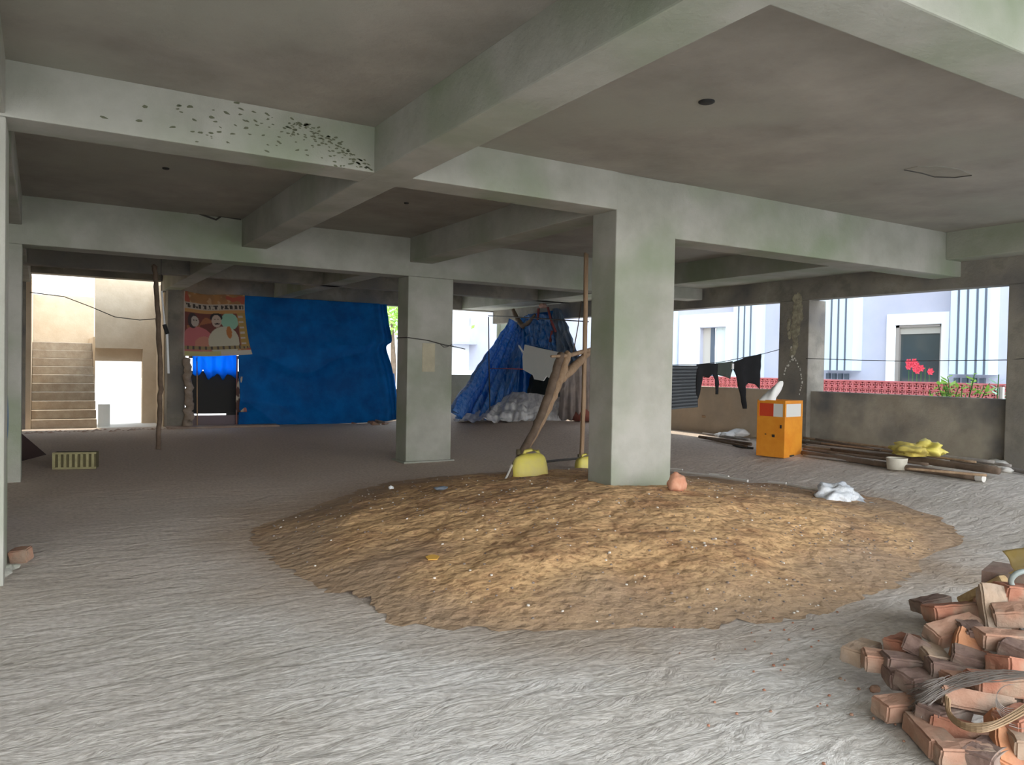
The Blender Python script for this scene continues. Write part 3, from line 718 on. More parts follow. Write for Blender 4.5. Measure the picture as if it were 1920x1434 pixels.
# upright poles beside the column
for k, (u, w) in enumerate(((1093, .035), (1101, .06), (1108, .05))):
    p = at(u, 700, Y=9.6); o = lumpy_tube('bamboo_pole', [(p.x, p.y+.1*k, .0), (p.x+.02, p.y+.1*k, 1.6), (p.x+.01*k, p.y+.1*k, 3.3)], w*.6, WOOD, 40+k, amp=.03)
    tag(o, ('thinnest bamboo pole left of the large column', 'thick bamboo pole half hidden by the large column', 'bamboo pole mostly hidden behind the large column')[k], 'pole', 'bamboo poles behind the large column')
rod('slanting_wire', ((1090, 565), (1084, 610), (1075, 660)), dict(Y=9.8), .008, WOOD_D, 'thin slanting stick left of the bamboo poles', 'stick')
# forked prop
pa, pb = Vector((4.66, 7.86, 0)), Vector((6.2, 9.0, 0))
V = lambda u, v: at_vert(u, v, pa, pb)
fp = thing('forked_branch_prop', 'leaning forked tree branch rising from the yellow can', 'branch')
lumpy_tube('main_limb', [V(948, 903), V(972, 862), V(1003, 805), V(1018, 770), V(1037, 715), V(1052, 664)], [.035, .05, .05, .055, .06, .055], WOOD_D, 12, 10, .06, parent=fp)
lumpy_tube('split_limb', [V(985, 850), V(1010, 800), V(1030, 757), V(1048, 712), V(1062, 672), V(1066, 662)], [.02, .05, .065, .07, .06, .05], WOOD, 15, 10, .06, parent=fp)
lumpy_tube('side_limb', [V(1050, 714), V(1072, 692), V(1098, 666), V(1112, 656)], [.05, .07, .05, .04], WOOD, 18, 10, .06, parent=fp)
lumpy_tube('cross_stick', [V(1034, 668), V(1064, 667), V(1090, 660), V(1112, 654)], [.018, .03, .035, .03], WOOD, 22, 9, .05, parent=fp)
MB().tube([V(944, 905), V(952, 890), V(960, 872)], .014, 6).build('peeling_bark', PVC, fp)
# barrel glimpsed by the column
bq = at(1092, 778, X=10.8); bq.z = fz(bq.x, bq.y)
ba = thing('barrel', 'maroon barrel with white cloth half hidden left of the large column', 'barrel')
MB().lathe([(.0, .02), (.25, .02), (.27, .3), (.25, .62), (.24, .66), (.0, .66)], bq.x+.02, bq.y, 24, Matrix.Translation((0, 0, bq.z))).build('drum', mat('maroon_plastic', (.20, .06, .045), .6), ba, smooth=True)
rock('white_cloth', (bq.x-.05, bq.y, bq.z+.6), (.24, .2, .2), WHITE, 9).parent = ba
MB().tube([(bq.x-.12, bq.y-.1, bq.z), (bq.x-.12, bq.y-.1, bq.z+.42)], .02, 6).build('side_stick', WHITE, ba)

# ------------------------------------------------------------------ sand pile
outline = [(470, 1000), (520, 1040), (600, 1090), (680, 1130), (760, 1160), (880, 1176), (1010, 1178), (1180, 1176), (1340, 1170), (1460, 1160), (1560, 1146), (1620, 1115), (1690, 1085),
           (1720, 1050), (1790, 1005), (1760, 975), (1700, 955), (1640, 938), (1500, 915), (1400, 905), (1290, 893), (1180, 880), (1060, 880), (940, 886), (840, 893), (730, 907), (640, 935), (560, 965)]
OL = []
for u, v in outline:
    p = at(u, v, Z=.0)
    for _ in range(6): p = at(u, v, Z=fz(p.x, p.y))
    OL.append((p.x, p.y))
cx = 4.75; cy = 6.0
# smooth radial outline
ang = sorted(((math.atan2(y-cy, x-cx), hypot(x-cx, y-cy)) for x, y in OL))
def radius(a):
    n = len(ang)
    for i in range(n):
        a0, r0 = ang[i]; a1, r1 = ang[(i+1) % n]
        if i == n-1: a1 += 2*pi
        aa = a if a >= ang[0][0] else a+2*pi
        if a0 <= aa <= a1:
            t = (aa-a0)/(a1-a0+1e-9); return r0+(r1-r0)*t
    return ang[0][1]
def sand_h(x, y):
    r = hypot(x-cx, y-cy); R = radius(math.atan2(y-cy, x-cx))
    t = r/R
    if t >= 1: return fz(x, y)-.02*(t-1)*10, t
    h = (1-t)
    k = .37*(h**1.15)*(1+.9*t)
    edge = min(1, (1-t)*5)
    k += edge*(.030*nz(x*1.3, y*2.0, 1)+.026*abs(nz(x*2.6, y*3.6, 2))+.012*nz(x*7, y*9, 3)+.004*nz(x*22, y*22, 4))
    return fz(x, y)+max(k, -.004*(1-edge)), t
sp = MB(); NR, NA = 120, 400; cc = []
vs = []; fs = []
for i in range(NR+1):
    for k in range(NA):
        a = -pi+2*pi*k/NA; R = radius(a); R *= 1+(.05*nz(cos(a)*7, sin(a)*7, 5)+.035*nz(cos(a)*24, sin(a)*24, 2)+.02*nz(cos(a)*70, sin(a)*70, 2))*(i/NR)**3; r = R*(i/NR)*1.02
        x = cx+cos(a)*r; y = cy+sin(a)*r; z, t = sand_h(x, y); vs.append((x, y, z+.004))
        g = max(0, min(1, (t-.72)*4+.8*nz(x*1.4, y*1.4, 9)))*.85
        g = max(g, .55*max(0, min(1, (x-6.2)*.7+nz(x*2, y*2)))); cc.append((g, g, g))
for i in range(NR):
    for k in range(NA):
        k2 = (k+1) % NA; fs.append((i*NA+k, (i+1)*NA+k, (i+1)*NA+k2, i*NA+k2))
sp.add(vs, fs); sp.c = cc
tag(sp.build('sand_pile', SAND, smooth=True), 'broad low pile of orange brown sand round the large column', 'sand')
# pebbles and grit strewn over the sand
peb = MB(); rnd = random.Random(8)
def pebble(mb, x, y, z, s):
    n = 6; top = []; vs = []
    for k in range(n): vs.append(Vector((x+cos(2*pi*k/n)*s*rnd.uniform(.7, 1.3), y+sin(2*pi*k/n)*s*rnd.uniform(.7, 1.3), z-.003)))
    for k in range(n): vs.append(Vector((x+cos(2*pi*k/n)*s*.7, y+sin(2*pi*k/n)*s*.7, z+s*.6)))
    mb.add(vs, [(k, (k+1) % n, n+(k+1) % n, n+k) for k in range(n)]+[tuple(n+k for k in range(n))])
peb2 = MB()
for k in range(1500):
    a = rnd.uniform(-pi, pi); r = radius(a)*sqrt(rnd.uniform(.02, .98)); x = cx+cos(a)*r; y = cy+sin(a)*r
    if k % 3 and nz(x*1.3, y*1.3, 33) < .05: continue
    if 4.95 < x < 5.9 and y > 6.2: continue
    z, t = sand_h(x, y); pebble(peb if k % 4 else peb2, x, y, z+.004, rnd.uniform(.005, .013))
o = peb.build('pebble_scatter', mat('dark_pebbles', (.12, .095, .08), .9, col2=(.30, .24, .2), scale=40)); tag(o, 'dark grit and pebbles scattered over the sand pile', 'pebbles', kind='stuff')
o = peb2.build('pebble_scatter', mat('pale_pebbles', (.62, .57, .5), .9)); tag(o, 'pale pebbles scattered over the sand pile', 'pebbles', kind='stuff')
def sand_at(u, v):
    z = .2
    for _ in range(15):
        p = at(u, v, Z=z); z = .5*z+.5*sand_h(p.x, p.y)[0]
    return p
p = sand_at(810, 1045); o = plate('yellow_wrapper', ((798, 1043), (812, 1038), (824, 1042), (820, 1048), (803, 1049)), dict(Z=p.z+.012), .004, mat('orange_foil', (.85, .48, .08), .5)); tag(o, 'small orange yellow wrapper on the near side of the sand', 'wrapper')
p = sand_at(733, 917); rock('white_stone', p, (.03, .03, .025), WHITE, 1, label='tiny white stone at the left back edge of sand', cat='stone')
p = sand_at(827, 918); rock('grey_rag', p, (.09, .05, .02), mat('blue_grey_rag', (.20, .23, .27), .9), 3, label='small blue grey rag on the back left of the sand', cat='rag')
p = sand_at(1269, 921); rock('terracotta_lump', p, (.10, .08, .10), mat('terracotta', (.56, .24, .14), .9, col2=(.64, .34, .22), scale=12), 4, label='orange terracotta lump by the foot of the large column', cat='stone')

# yellow cut jerrycans
def jerrycan(name, loc, yaw, pitch, label, sc=1., low=False):
    t = thing(name, label, 'jerrycan', 'cut yellow jerrycans'); t.location = loc; t.rotation_euler = (pitch, 0, yaw)
    def body(u, v):
        a = u*2*pi; z = v
        w = .215*(1-.28*v**3); d = .13*(1-.2*v**3); ex = .55
        x = w*(abs(cos(a))**ex)*(1 if cos(a) > 0 else -1); y = d*(abs(sin(a))**ex)*(1 if sin(a) > 0 else -1)
        k = 1 if v > .06 else sqrt(max(0, v/.06))*.12+.88
        if v > .8: k *= sqrt(max(0.0, 1-((v-.8)/.2)**2))*.45+.55
        return (x*k*sc, y*k*sc, .30*v*sc*(1+.05*cos(a)))
    b = MB().grid(body, 48, 26); 
    bo = b.build('body', YELLOW, t, smooth=True)
    MB().lathe([(0, .30*sc), (.10*sc, .298*sc), (.135*sc, .27*sc)], 0, 0, 20, Matrix.Scale(.8, 4, (0, 1, 0))).build('shoulder', YELLOW, t, smooth=True)
    MB().tube([Vector((.12, 0, .27))*sc, Vector((.10, 0, .335))*sc, Vector((.02, 0, .35))*sc, Vector((-.05, 0, .33))*sc, Vector((-.07, 0, .285))*sc], .022*sc, 10).build('handle', YELLOW, t, smooth=True)
    MB().lathe([(0, .35*sc), (.03*sc, .35*sc), (.032*sc, .29*sc)], -.13*sc, 0, 16).build('spout', mat('cap_dark', (.10, .08, .04), .7), t, smooth=True)
    return t
pj = sand_at(993, 893); jerrycan('yellow_jerrycan', pj+Vector((0, 0, -.035)), radians(-26), radians(-10), 'pale yellow cut plastic can at the base of the forked branch', 1.02)
pj = floor_at(1098, 884); jerrycan('yellow_jerrycan', pj, radians(-10), radians(-8), 'yellow plastic can half hidden behind the large column', .75)
o = MB().tube([floor_at(1016, 866, .03), floor_at(1055, 862, .03), floor_at(1100, 858, .03)], .02, 6).build('floor_cable', DARKWIRE); tag(o, 'dark cable lying between the two yellow cans', 'cable')

# ------------------------------------------------------------------ washing line
wl0 = Vector((6.45, 9.3, 0)); wl1 = Vector((11.28, 9.15, 0))
VL = lambda u, v: at_vert(u, v, wl0, wl1)
ln = MB(); ln.tube([VL(u, v) for u, v in ((1112, 658), (1180, 676), (1262, 684), (1310, 683), (1350, 679), (1390, 671), (1428, 664), (1462, 655))], .006, 5)
ln.tube([(XW-.03, 8.9, 1.79), (XW-.04, 8.87, 1.79), (XW-.02, 8.0, 1.765), (XW-.02, 7.2, 1.75), (XW-.02, 5.64, 1.77), (XW-.04, 5.3, 1.8)], .006, 5)
tag(ln.build('washing_line', DARKWIRE), 'thin washing line strung from the forked branch to the dark column and on', 'washing line')
def cloth(name, px, m, label, cat, th=.016, wav=.03, parent=None, m2=None):
    """garment cut from its outline, thickened and rippled"""
    P = [VL(u, v) for u, v in px]
    dirv = (wl1-wl0).normalized(); nrm = Vector((dirv.y, -dirv.x, 0))
    bm = bmesh.new(); vs = [bm.verts.new(p) for p in P]
    for tri in tessellate_polygon([[Vector((u, v, 0)) for u, v in px]]): bm.faces.new([vs[i] for i in tri])

    for _ in range(4):
        es = [e for e in bm.edges if e.calc_length() > .05]
        if not es: break
        bmesh.ops.subdivide_edges(bm, edges=es, cuts=1); bmesh.ops.triangulate(bm, faces=[g for g in bm.faces if len(g.verts) > 3])
    for v in bm.verts:
        s = (v.co-wl0).dot(dirv); v.co += nrm*(wav*sin(s*19+v.co.z*2)*(.3+max(0, 1.7-v.co.z))+.02*nz(s*7, v.co.z*7, 3))
    r = bmesh.ops.extrude_face_region(bm, geom=bm.faces[:])
    for v in [g for g in r['geom'] if isinstance(g, bmesh.types.BMVert)]: v.co += nrm*th
    bmesh.ops.recalc_face_normals(bm, faces=bm.faces[:])
    me = bpy.data.meshes.new(name); bm.to_mesh(me); bm.free(); me.materials.append(m)
    me.polygons.foreach_set('use_smooth', [True]*len(me.polygons))
    o = bpy.data.objects.new(name, me); COL.objects.link(o)
    return tag(o, label, cat, 'laundry on the line') if label else o
# striped towel: stripes are bands of its mesh
tw = thing('striped_towel', 'dark grey striped towel hanging next to the large column', 'towel', 'laundry on the line')
TS = MB(); T2 = MB(); nb = 26
def tp(u, v):
    a = VL(1246+60*u, 685).lerp(VL(1254+51*u, 768-5*u), v); a.y -= .012+.01*sin(u*9)+.012*sin(v*5+u*3); return a
for k in range(nb):
    v0, v1 = k/nb, (k+1)/nb
    (TS if k % 2 else T2).grid(lambda u, v, v0=v0, v1=v1: tp(u, v0+(v1-v0)*v), 16, 2, thick=.012)
TS.build('light_stripes', TOWEL, tw, smooth=True); T2.build('dark_stripes', TOWEL2, tw, smooth=True)
cloth('black_shirt', ((1305, 683), (1322, 682), (1345, 681), (1346, 700), (1349, 720), (1347, 739), (1339, 739), (1339, 712), (1333, 701), (1328, 708), (1318, 706), (1314, 722), (1306, 748), (1302, 747), (1303, 716)), BLACK,
      'small black garment with dangling sleeves beside the striped towel', 'garment')
cloth('grey_cloth', ((1346, 681), (1373, 677), (1374, 694), (1367, 710), (1357, 706), (1345, 702)), GREYCLOTH, 'short dark green grey cloth between the black garments', 'cloth')
cloth('black_trousers', ((1372, 680), (1394, 671), (1427, 663), (1425, 700), (1423, 729), (1413, 720), (1404, 718), (1396, 724), (1398, 766), (1390, 766), (1386, 735), (1381, 706), (1376, 692)), BLACK,
      'large black garment hanging nearest the dark column', 'garment')
for u, v in ((1372, 685),):
    p = VL(u, v); o = MB().box(p.x-.02, p.x+.02, p.y-.03, p.y-.01, p.z-.06, p.z+.03).build('cloth_peg', WHITE); tag(o, 'white clothes peg between the grey cloth and the large black garment', 'peg')

# ------------------------------------------------------------------ orange box
ob = thing('orange_metal_box', 'orange metal stand box with window slots in front of the dark column', 'box')
pz = fz(9.6, 8.1)
A_ = at(1470, 859, Z=pz); Bl = at(1411, 854, Z=pz); Br = at(1503, 855, Z=pz)
ax = (Br-A_); ax.z = 0; wr = ax.length; ax.normalize(); ay = Vector((-ax.y, ax.x, 0)); wl_ = abs((Bl-A_).dot(ay))
Mo = Matrix((ax, ay, Vector((0, 0, 1)))).transposed().to_4x4(); Mo.translation = A_
dpt = .0
for _ in range(1): pass
HT = .855
def obx(name, x0, x1, y0, y1, z0, z1, m, bev=.006, label=None):
    o = MB().box(x0, x1, y0, y1, z0, z1, Mo, bev=bev).build(name, m, ob)
    if label: o['label'] = label
    return o
obx('cabinet', 0, wr, 0, wl_, .0, .61, ORANGE)
for x in (0, wr-.035):
    for y in (0, wl_-.035): obx('corner_post', x, x+.035, y, y+.035, .61, HT-.05, ORANGE, .003)
obx('top_frame', 0, wr, 0, .035, HT-.05, HT, ORANGE); obx('top_frame', 0, wr, wl_-.035, wl_, HT-.05, HT, ORANGE)
obx('top_frame', 0, .035, .035, wl_-.035, HT-.05, HT, ORANGE); obx('top_frame', wr-.035, wr, .035, wl_-.035, HT-.05, HT, ORANGE)
obx('red_panel', .008, .016, wl_*.42, wl_-.035, .61, HT-.05, RED, .001, 'red panel')
obx('milky_panel', .008, .016, .035, wl_*.42, .61, HT-.05, CLEAR, .001, 'milky white panel')
obx('milky_panel', .035, wr-.035, .010, .018, .61, HT-.05, CLEAR, .001, 'milky white panel')
obx('knob', -.012, .004, .16, .20, .30, .34, DARKHOLE, .004); obx('keyhole', -.008, .004, .30, .325, .33, .345, DARKHOLE, .001); obx('latch', -.010, .003, .05, .075, .44, .49, DARKHOLE, .001)
q = MB(); q.box(.30*wr, .55*wr, -.006, .01, .01, .035, Mo, bev=.003); q.build('foot_slot', DARKHOLE, ob)
p = Mo @ Vector((.10, wl_-.12, HT-.01))
def bagf(u, v):
    a = u*2*pi; r = (.11*(1-v)**.6+.02)*(1+.2*sin(a*3+v*5)); return (p.x+cos(a)*r+.05*v*ax.x*2+.12*v, p.y+sin(a)*r*.8-.06*v, p.z+.30*v)
tag(MB().grid(bagf, 24, 14).build('white_cloth_bag', mat('white_cotton', (.88, .88, .85), .8), smooth=True), 'white cloth bundle peaking up behind the orange box top', 'bag')

# ------------------------------------------------------------------ poles and scrap along the right parapet
POLES = [  # (start px, end px, lift, radius, dark?)
    ((1506, 822), (1766, 853), .10, .022, 0, 'thin tan pole lying closest to the right parapet'),
    ((1505, 829), (1868, 880), .05, .030, 1, 'long dark pole lying in the middle of the scrap heap'),
    ((1505, 838), (1700, 862), .03, .022, 0, 'short tan pole end by the right side of the orange box'),
    ((1504, 850), (1831, 897), .03, .040, 1, 'thick dark log lying foremost in the pole heap'),
    ((1560, 842), (1873, 885), .07, .045, 1, 'thick dark log behind the foremost one'),
    ((1600, 838), (1864, 868), .12, .022, 2, 'grey pole lying along the top of the heap'),
    ((1690, 846), (1895, 875), .10, .020, 2, 'slim grey pole ending beside the right hand column'),
    ((1520, 845), (1640, 866), .06, .018, 2, 'short grey pole end near the orange box front corner'),
    ((1530, 824), (1650, 846), .13, .02, 1, 'dark stick crossing over the tan pole'),
    ((1890, 880), (1935, 889), .03, .03, 2, 'grey pole running out of frame by the right hand column'),
    ((1311, 820), (1408, 834), .03, .030, 1, 'dark pole lying left of the orange box under the clothes'),
    ((1318, 814), (1405, 826), .03, .025, 2, 'grey pole on top of the stack left of the orange box'),
    ((1512, 834), (1780, 866), .10, .016, 2, 'thin grey pole between the tan one and the middle dark one'),
    ((1506, 843), (1740, 872), .08, .020, 1, 'slender dark pole over the foremost log'),
    ((1540, 832), (1830, 868), .13, .014, 0, 'thin tan stick lying highest on the heap'),
    ((1506, 855), (1660, 873), .015, .018, 2, 'thin grey stick just left of the white tub'),
    ((1700, 880), (1850, 893), .11, .016, 0, 'thin tan stick lying over the foremost log end'),
    ((1326, 823), (1400, 838), .03, .022, 1, 'nearest dark pole end left of the orange box'),
]
PM = (WOOD, WOOD_D, mat('grey_pole', (.25, .22, .20), .8, col2=(.36, .33, .30), scale=8))
for k, (s, e_, dz, r, mi, lab) in enumerate(POLES):
    a = floor_at(*s, dz=dz); b = floor_at(*e_, dz=dz); a.z += .012; b.z += .012
    for pnt in (a, b): pnt.x = min(pnt.x, XW-.02)
    m_ = a.lerp(b, .5)+Vector((.03*nz(k*3.1, 1), 0, .01*nz(k, 5)))
    o = lumpy_tube('long_pole', [a, m_, b], [r*.85, r, r], PM[mi], 70+k, amp=.04, sub=8); tag(o, lab, 'pole', 'poles along the right parapet')
    if k == 3:
        MB().tube([b+(b-a).normalized()*.001, b+(b-a).normalized()*.09], r*1.12, 10).build('pale_cap', PVC, o)
p = [floor_at(1375, 834, .02), floor_at(1390, 838, .02), floor_at(1412, 840, .02)]
tag(MB().tube(p, .018, 6).build('black_hose', DARKWIRE), 'black hose end running under the orange box at left', 'hose')
a = at(1316, 780, X=XW+.04); b = floor_at(1405, 804, .1)+Vector((0, 0, .1))
tag(lumpy_tube('leaning_stick', [a, b], .025, WOOD, 99, amp=.03), 'stick leaning on the parapet above the white rags', 'stick')
for k, (u, v, s) in enumerate(((1365, 814, .12), (1385, 812, .16), (1350, 813, .09))):
    p = floor_at(u, v+8, 0); p.z = fz(p.x, p.y); rock('white_rag', p+Vector((0, 0, .02)), (s*1.2, s, s*.5), WHITE, 20+k, label=('white rag in the middle beneath the hanging clothes', 'largest bright white rag left of the orange box', 'smallest white rag beneath the hanging clothes')[k], cat='rag', group='white rags')
def crumple(name, p, s, m, seed, label, cat, group=None):
    o = rock(name, p, s, m, seed, .55, None, amp=.6, sub=4); return tag(o, label, cat, group)
crumple('yellow_rag', floor_at(1703, 858, .12)+Vector((0, 0, .03)), (.17, .22, .09), YELLOWC, 31, 'dull yellow rag, left one of the two on the poles', 'rag', 'yellow rags')
crumple('yellow_rag', floor_at(1738, 858, .12)+Vector((0, 0, .03)), (.15, .22, .11), YELLOW, 37, 'bright yellow rag, right one of the two on the poles', 'rag', 'yellow rags')
pb_ = floor_at(1681, 881)
tag(MB().lathe([(0, .01), (.115, .01), (.13, .14), (.135, .16), (.12, .165), (.12, .15), (0, .14)], 0, 0, 28, Matrix.Translation(pb_)).build('white_tub', mat('dirty_white_tub', (.66, .62, .52), .7, col2=(.56, .52, .42), scale=6), smooth=True), 'dirty white tub standing in front of the poles', 'tub')
for k, (u, v, s) in enumerate(((1760, 866, .07), (1775, 868, .05), (1738, 870, .05), (1876, 874, .09), (1886, 882, .06), (1580, 855, .05), (1866, 868, .07))):
    p = floor_at(u, v, .03); p.z = fz(p.x, p.y); rock('stone', p, (s, s*1.3, s*.7), PVC if k != 5 else BRK[2], 50+k, label=('pale stone by the yellow rags', 'small pale stone right of the yellow rags', 'pale chip below the yellow rags', 'large pale stone at the pole ends near the right column', 'small pale stone foremost at the pole ends', 'orange chip lying on the logs near the box', 'pale stone behind the pole ends')[k], cat='stone', group='stones among the poles')

# ------------------------------------------------------------------ litter beside the sand
bagp = floor_at(1566, 946)
def sack(name, p, s, m, seed, label):
    o = rock(name, p, s, m, seed, .5, None, amp=.42, sub=4); return tag(o, label, 'plastic bag')
sack('plastic_bag', bagp, (.27, .20, .15), PLASTIC, 61, 'inflated clear plastic bag lying by the right back edge of the sand')
lit = floor_at(1607, 951)
def flatf(u, v):
    a = floor_at(1560, 938).lerp(floor_at(1585, 930), v); b = floor_at(1642, 956).lerp(floor_at(1636, 944), v); q_ = a.lerp(b, u); q_.z = fz(q_.x, q_.y)+.04+.025*nz(u*6, v*5, 4)+.03*sin(u*5)*v; return q_
tag(MB().grid(flatf, 30, 14, thick=.003).build('plastic_sheet', PLASTIC, smooth=True), 'flattened plastic sheet trailing right of the clear bag', 'sheet')
STR = [((1256, 889), (1330, 900), (1402, 912), .020, 'long white strip nearest the large column'), ((1440, 913), (1474, 917), (1475, 917), .018, 'short white strip in the middle between column and bag'),
       ((1476, 921), (1505, 928), (1538, 933), .020, 'white strip touching the clear plastic bag'), ((1330, 895), (1350, 897), (1366, 900), .02, 'short grey strip lying behind the long white one'), ((1256, 883), (1268, 884), (1280, 885), .012, 'tiny white strip end behind the long white one')]
for a, b, c, r, lab in STR:
    P = [floor_at(*q_) for q_ in (a, b, c)]
    for p in P: p.z += r+.025 + max(0, sand_h(p.x, p.y)[0]-fz(p.x, p.y))
    o = MB().tube(P if (P[1]-P[2]).length > .05 else P[:2], r, 6).build('white_strip', PVC); tag(o, lab, 'strip', 'white strips behind the sand')
p = sand_at(1538, 932); rock('terracotta_stone', p, (.06, .05, .05), BRK[4], 77, label='small tan stone touching the left of the clear bag', cat='stone')

# ------------------------------------------------------------------ brick heap, bottom right
hc = Vector((4.72, 1.92, 0))
def heap_h(x, y):
    r = hypot(x-hc.x, y-hc.y); return max(0, .62*(1-r/1.5))
def heap_at(cx_, cy_, dz=0.):
    u, v = 1560+cx_/3.303, 1000+cy_/3.303
    d = fw + r2*((u-960)/F_PX) - u2*((v-717)/F_PX); best = None
    for k in range(300):
        t = 2.2+k*.012; p = EYEV+d*t; g = abs(p.z-heap_h(p.x, p.y)-dz)
        if p.z < .02: 
            if best is None or best[0] > .12: best = (g, p)
            break
        if best is None or g < best[0]: best = (g, p)
        if g < .012: break
    return best[1]
# hidden support bricks inside the heap
rb = random.Random(4)
n_in = 0; core = []
for layer in range(6):
    z = .042+layer*.08
    for k in range(46):
        a = rb.uniform(0, 2*pi); r = sqrt(rb.random())*1.35; x = hc.x+cos(a)*r; y = hc.y+sin(a)*r
        if r > .9 or heap_h(x, y) < z+.10 or any(hypot(x-q[0], y-q[1]) < .22 and abs(z-q[2]) < .03 for q in core): continue
        core.append((x, y, z))
for k, (x, y, z) in enumerate(core):
    o = brick((x, y, z), rb.uniform(0, 360), rb.uniform(-7, 7), rb.uniform(-7, 7), 200+k % 9, (3, 0, 1, 3)[k % 4]); tag(o, 'brick in the shadowed core of the heap at the lower right', 'brick', 'core bricks of the heap')
BR = [ # crop cx, cy, yaw, pitch, roll, material, Lscale, label
 (180, 735, 40, 0, 0, 4, 1.0, 'tan brick at the far left tip of the heap, end on'),
 (365, 800, -12, 3, 4, 1, 1.15, 'pale pink brick lying beside the leftmost tan one'),
 (440, 690, 35, 0, -6, 0, .8, 'small red brick behind the two leftmost bricks'),
 (525, 705, 60, 18, 20, 3, .9, 'brown tilted brick left of the shaded hollow'),
 (622, 765, 78, 0, 6, 4, 1.0, 'tan brick end facing out below the top brick'),
 (755, 600, 16, -9, 22, 1, 1.3, 'large speckled brick crowning the left part of the heap'),
 (735, 487, 8, -3, -12, 0, 1.15, 'dark red brick lying behind the crowning speckled one'),
 (830, 715, 52, -28, 25, 2, .85, 'orange faced brick tipped into the dark hollow'),
 (905, 810, -28, 12, 10, 3, 1.0, 'dusky brown brick below the orange tipped one'),
 (1085, 665, -6, 2, 0, 1, 1.2, 'long pink brick reaching the right frame edge'),
 (1000, 480, 70, -50, 10, 4, 1.15, 'olive tan broken brick standing tilted near the top'),
 (1150, 370, 10, 6, 0, 0, 1.0, 'bright red brick highest at the right frame edge'),
 (1150, 500, -20, -8, 14, 1, 1.0, 'pink brick under the bright red top one'),
 (1130, 830, 24, 14, -12, 0, 1.1, 'red brick under the long pink one at right'),
 (555, 915, 22, 4, 6, 3, 1.1, 'dull brown brick just above the wire fan'),
 (410, 885, 80, 0, 0, 3, .75, 'grey brown half brick below the pale pink one'),
 (745, 850, -8, 6, 0, 3, 1.0, 'dark brick lying behind the wire fan'),
 (440, 1075, 14, 0, 3, 1, 1.15, 'dusty pink brick partly under the wire tips'),
 (880, 1045, -10, 6, -28, 1, 1.35, 'light brick with two holes inside the wire loop'),
 (765, 905, 10, 0, 0, 1, .6, 'small pale brick piece glinting behind the wires'),
 (606, 1275, 84, 0, 0, 1, 1.25, 'pink brick end on at the bottom left of the heap'),
 (825, 1235, -24, 8, -14, 0, 1.25, 'large red brick below the wire loop'),
 (815, 1390, -5, 0, 0, 1, 1.0, 'pink brick cut by the bottom edge left of orange one'),
 (1070, 1310, 62, -22, 28, 2, 1.3, 'bright orange brick tipped up at the bottom right'),
 (1160, 1160, 30, 0, 0, 0, 1.0, 'red brick at the right edge below the wire loop'),
 (955, 1400, 40, 0, 0, 3, 1.0, 'dark brick in the gap at the bottom edge'),
 (1020, 930, 5, 4, 0, 0, 1.1, 'red brown brick between wire fan and wire loop'),
 (1160, 720, 40, 0, 10, 3, 1.0, 'brown brick just under the long pink one'),
 (470, 815, -5, 5, 0, 3, 1.0, 'dark brick sandwiched right of the pale pink one'),
 (1175, 1280, 75, 0, 0, 4, 1.0, 'tan brick at the lower right frame corner'),
 (870, 620, 80, 0, 0, 3, .9, 'dark brick tucked at the right end of the crowning one'),
 (690, 1130, 30, 8, 0, 3, 1.1, 'shaded brick under the wire fan'),
]
for k, (cx_, cy_, yw, pi_, ro, mi, ls, lab) in enumerate(BR):
    p = heap_at(cx_, cy_, .02); p.z = max(p.z, .045)
    o = brick(p, yw, pi_, ro, 300+k, mi, L=.235*ls*.95, Wd=.118, Hh=.084); tag(o, lab, 'brick', 'bricks of the heap')
    if k == 18:
        M = o.matrix_basis
        a0 = math.atan2(rt.y, rt.x)
        R = Matrix.Rotation(a0+radians(yw), 4, 'Z') @ Matrix.Rotation(radians(pi_), 4, 'Y') @ Matrix.Rotation(radians(ro), 4, 'X')
        h = MB()
        for x in (-.06, .02): h.lathe([(0, .046), (.013, .0462), (.013, .030)], x, .0, 12, R)
        h.build('core_hole', DARKHOLE, o)
# scatter of crumbs round the heap
cb = MB()
for k in range(120):
    a = rb.uniform(1.8, 4.6); r = 1.3+abs(rb.gauss(0, .45)); x = hc.x+cos(a)*r; y = hc.y+sin(a)*r
    if heap_h(x, y) > .1: continue
    pebble(cb, x, y, fz(x, y)+.006, rb.uniform(.004, .010))
tag(cb.build('brick_crumbs', BRK[0]), 'brick crumbs strewn on the floor left of the heap', 'crumbs', kind='stuff')
p = at(1640, 1297, Z=.02); rock('brick_chip', p, (.03, .02, .018), BRK[0], 5, label='lone red brick chip left of the heap on the floor', cat='stone')
# fan of steel wires
fan = MB()
for k in range(54):
    t = k/53; o0 = heap_at(430+170*rb.random(), 1190-170*t+rb.uniform(-60, 40), .03)
    P = [o0, heap_at(560+rb.uniform(-40, 40), 1080-90*t, .10+.02*rb.random()), heap_at(720, 985-85*t+rb.uniform(-20, 20), .13), heap_at(880, 930-70*t+rb.uniform(-20, 20), .14), heap_at(1050, 905-55*t+rb.uniform(-22, 22), .14), heap_at(1240, 885-30*t+rb.uniform(-10, 10), .14)]
    Q = [smooth_path(P, i/16) for i in range(17)]
    fan.tube(Q, .0012, 4)
for k in range(10):
    P = [heap_at(440+k*8, 960+rb.uniform(-30, 40), .08), heap_at(560+k*5, 930+rb.uniform(-30, 30), .14), heap_at(680+k*6, 900+rb.uniform(-30, 20), .13)]
    fan.tube([smooth_path(P, i/8) for i in range(9)], .0014, 4)
tag(fan.build('wire_fan', WIRE), 'fan of loose grey steel wires spread over the brick heap', 'wire')
loop = MB()
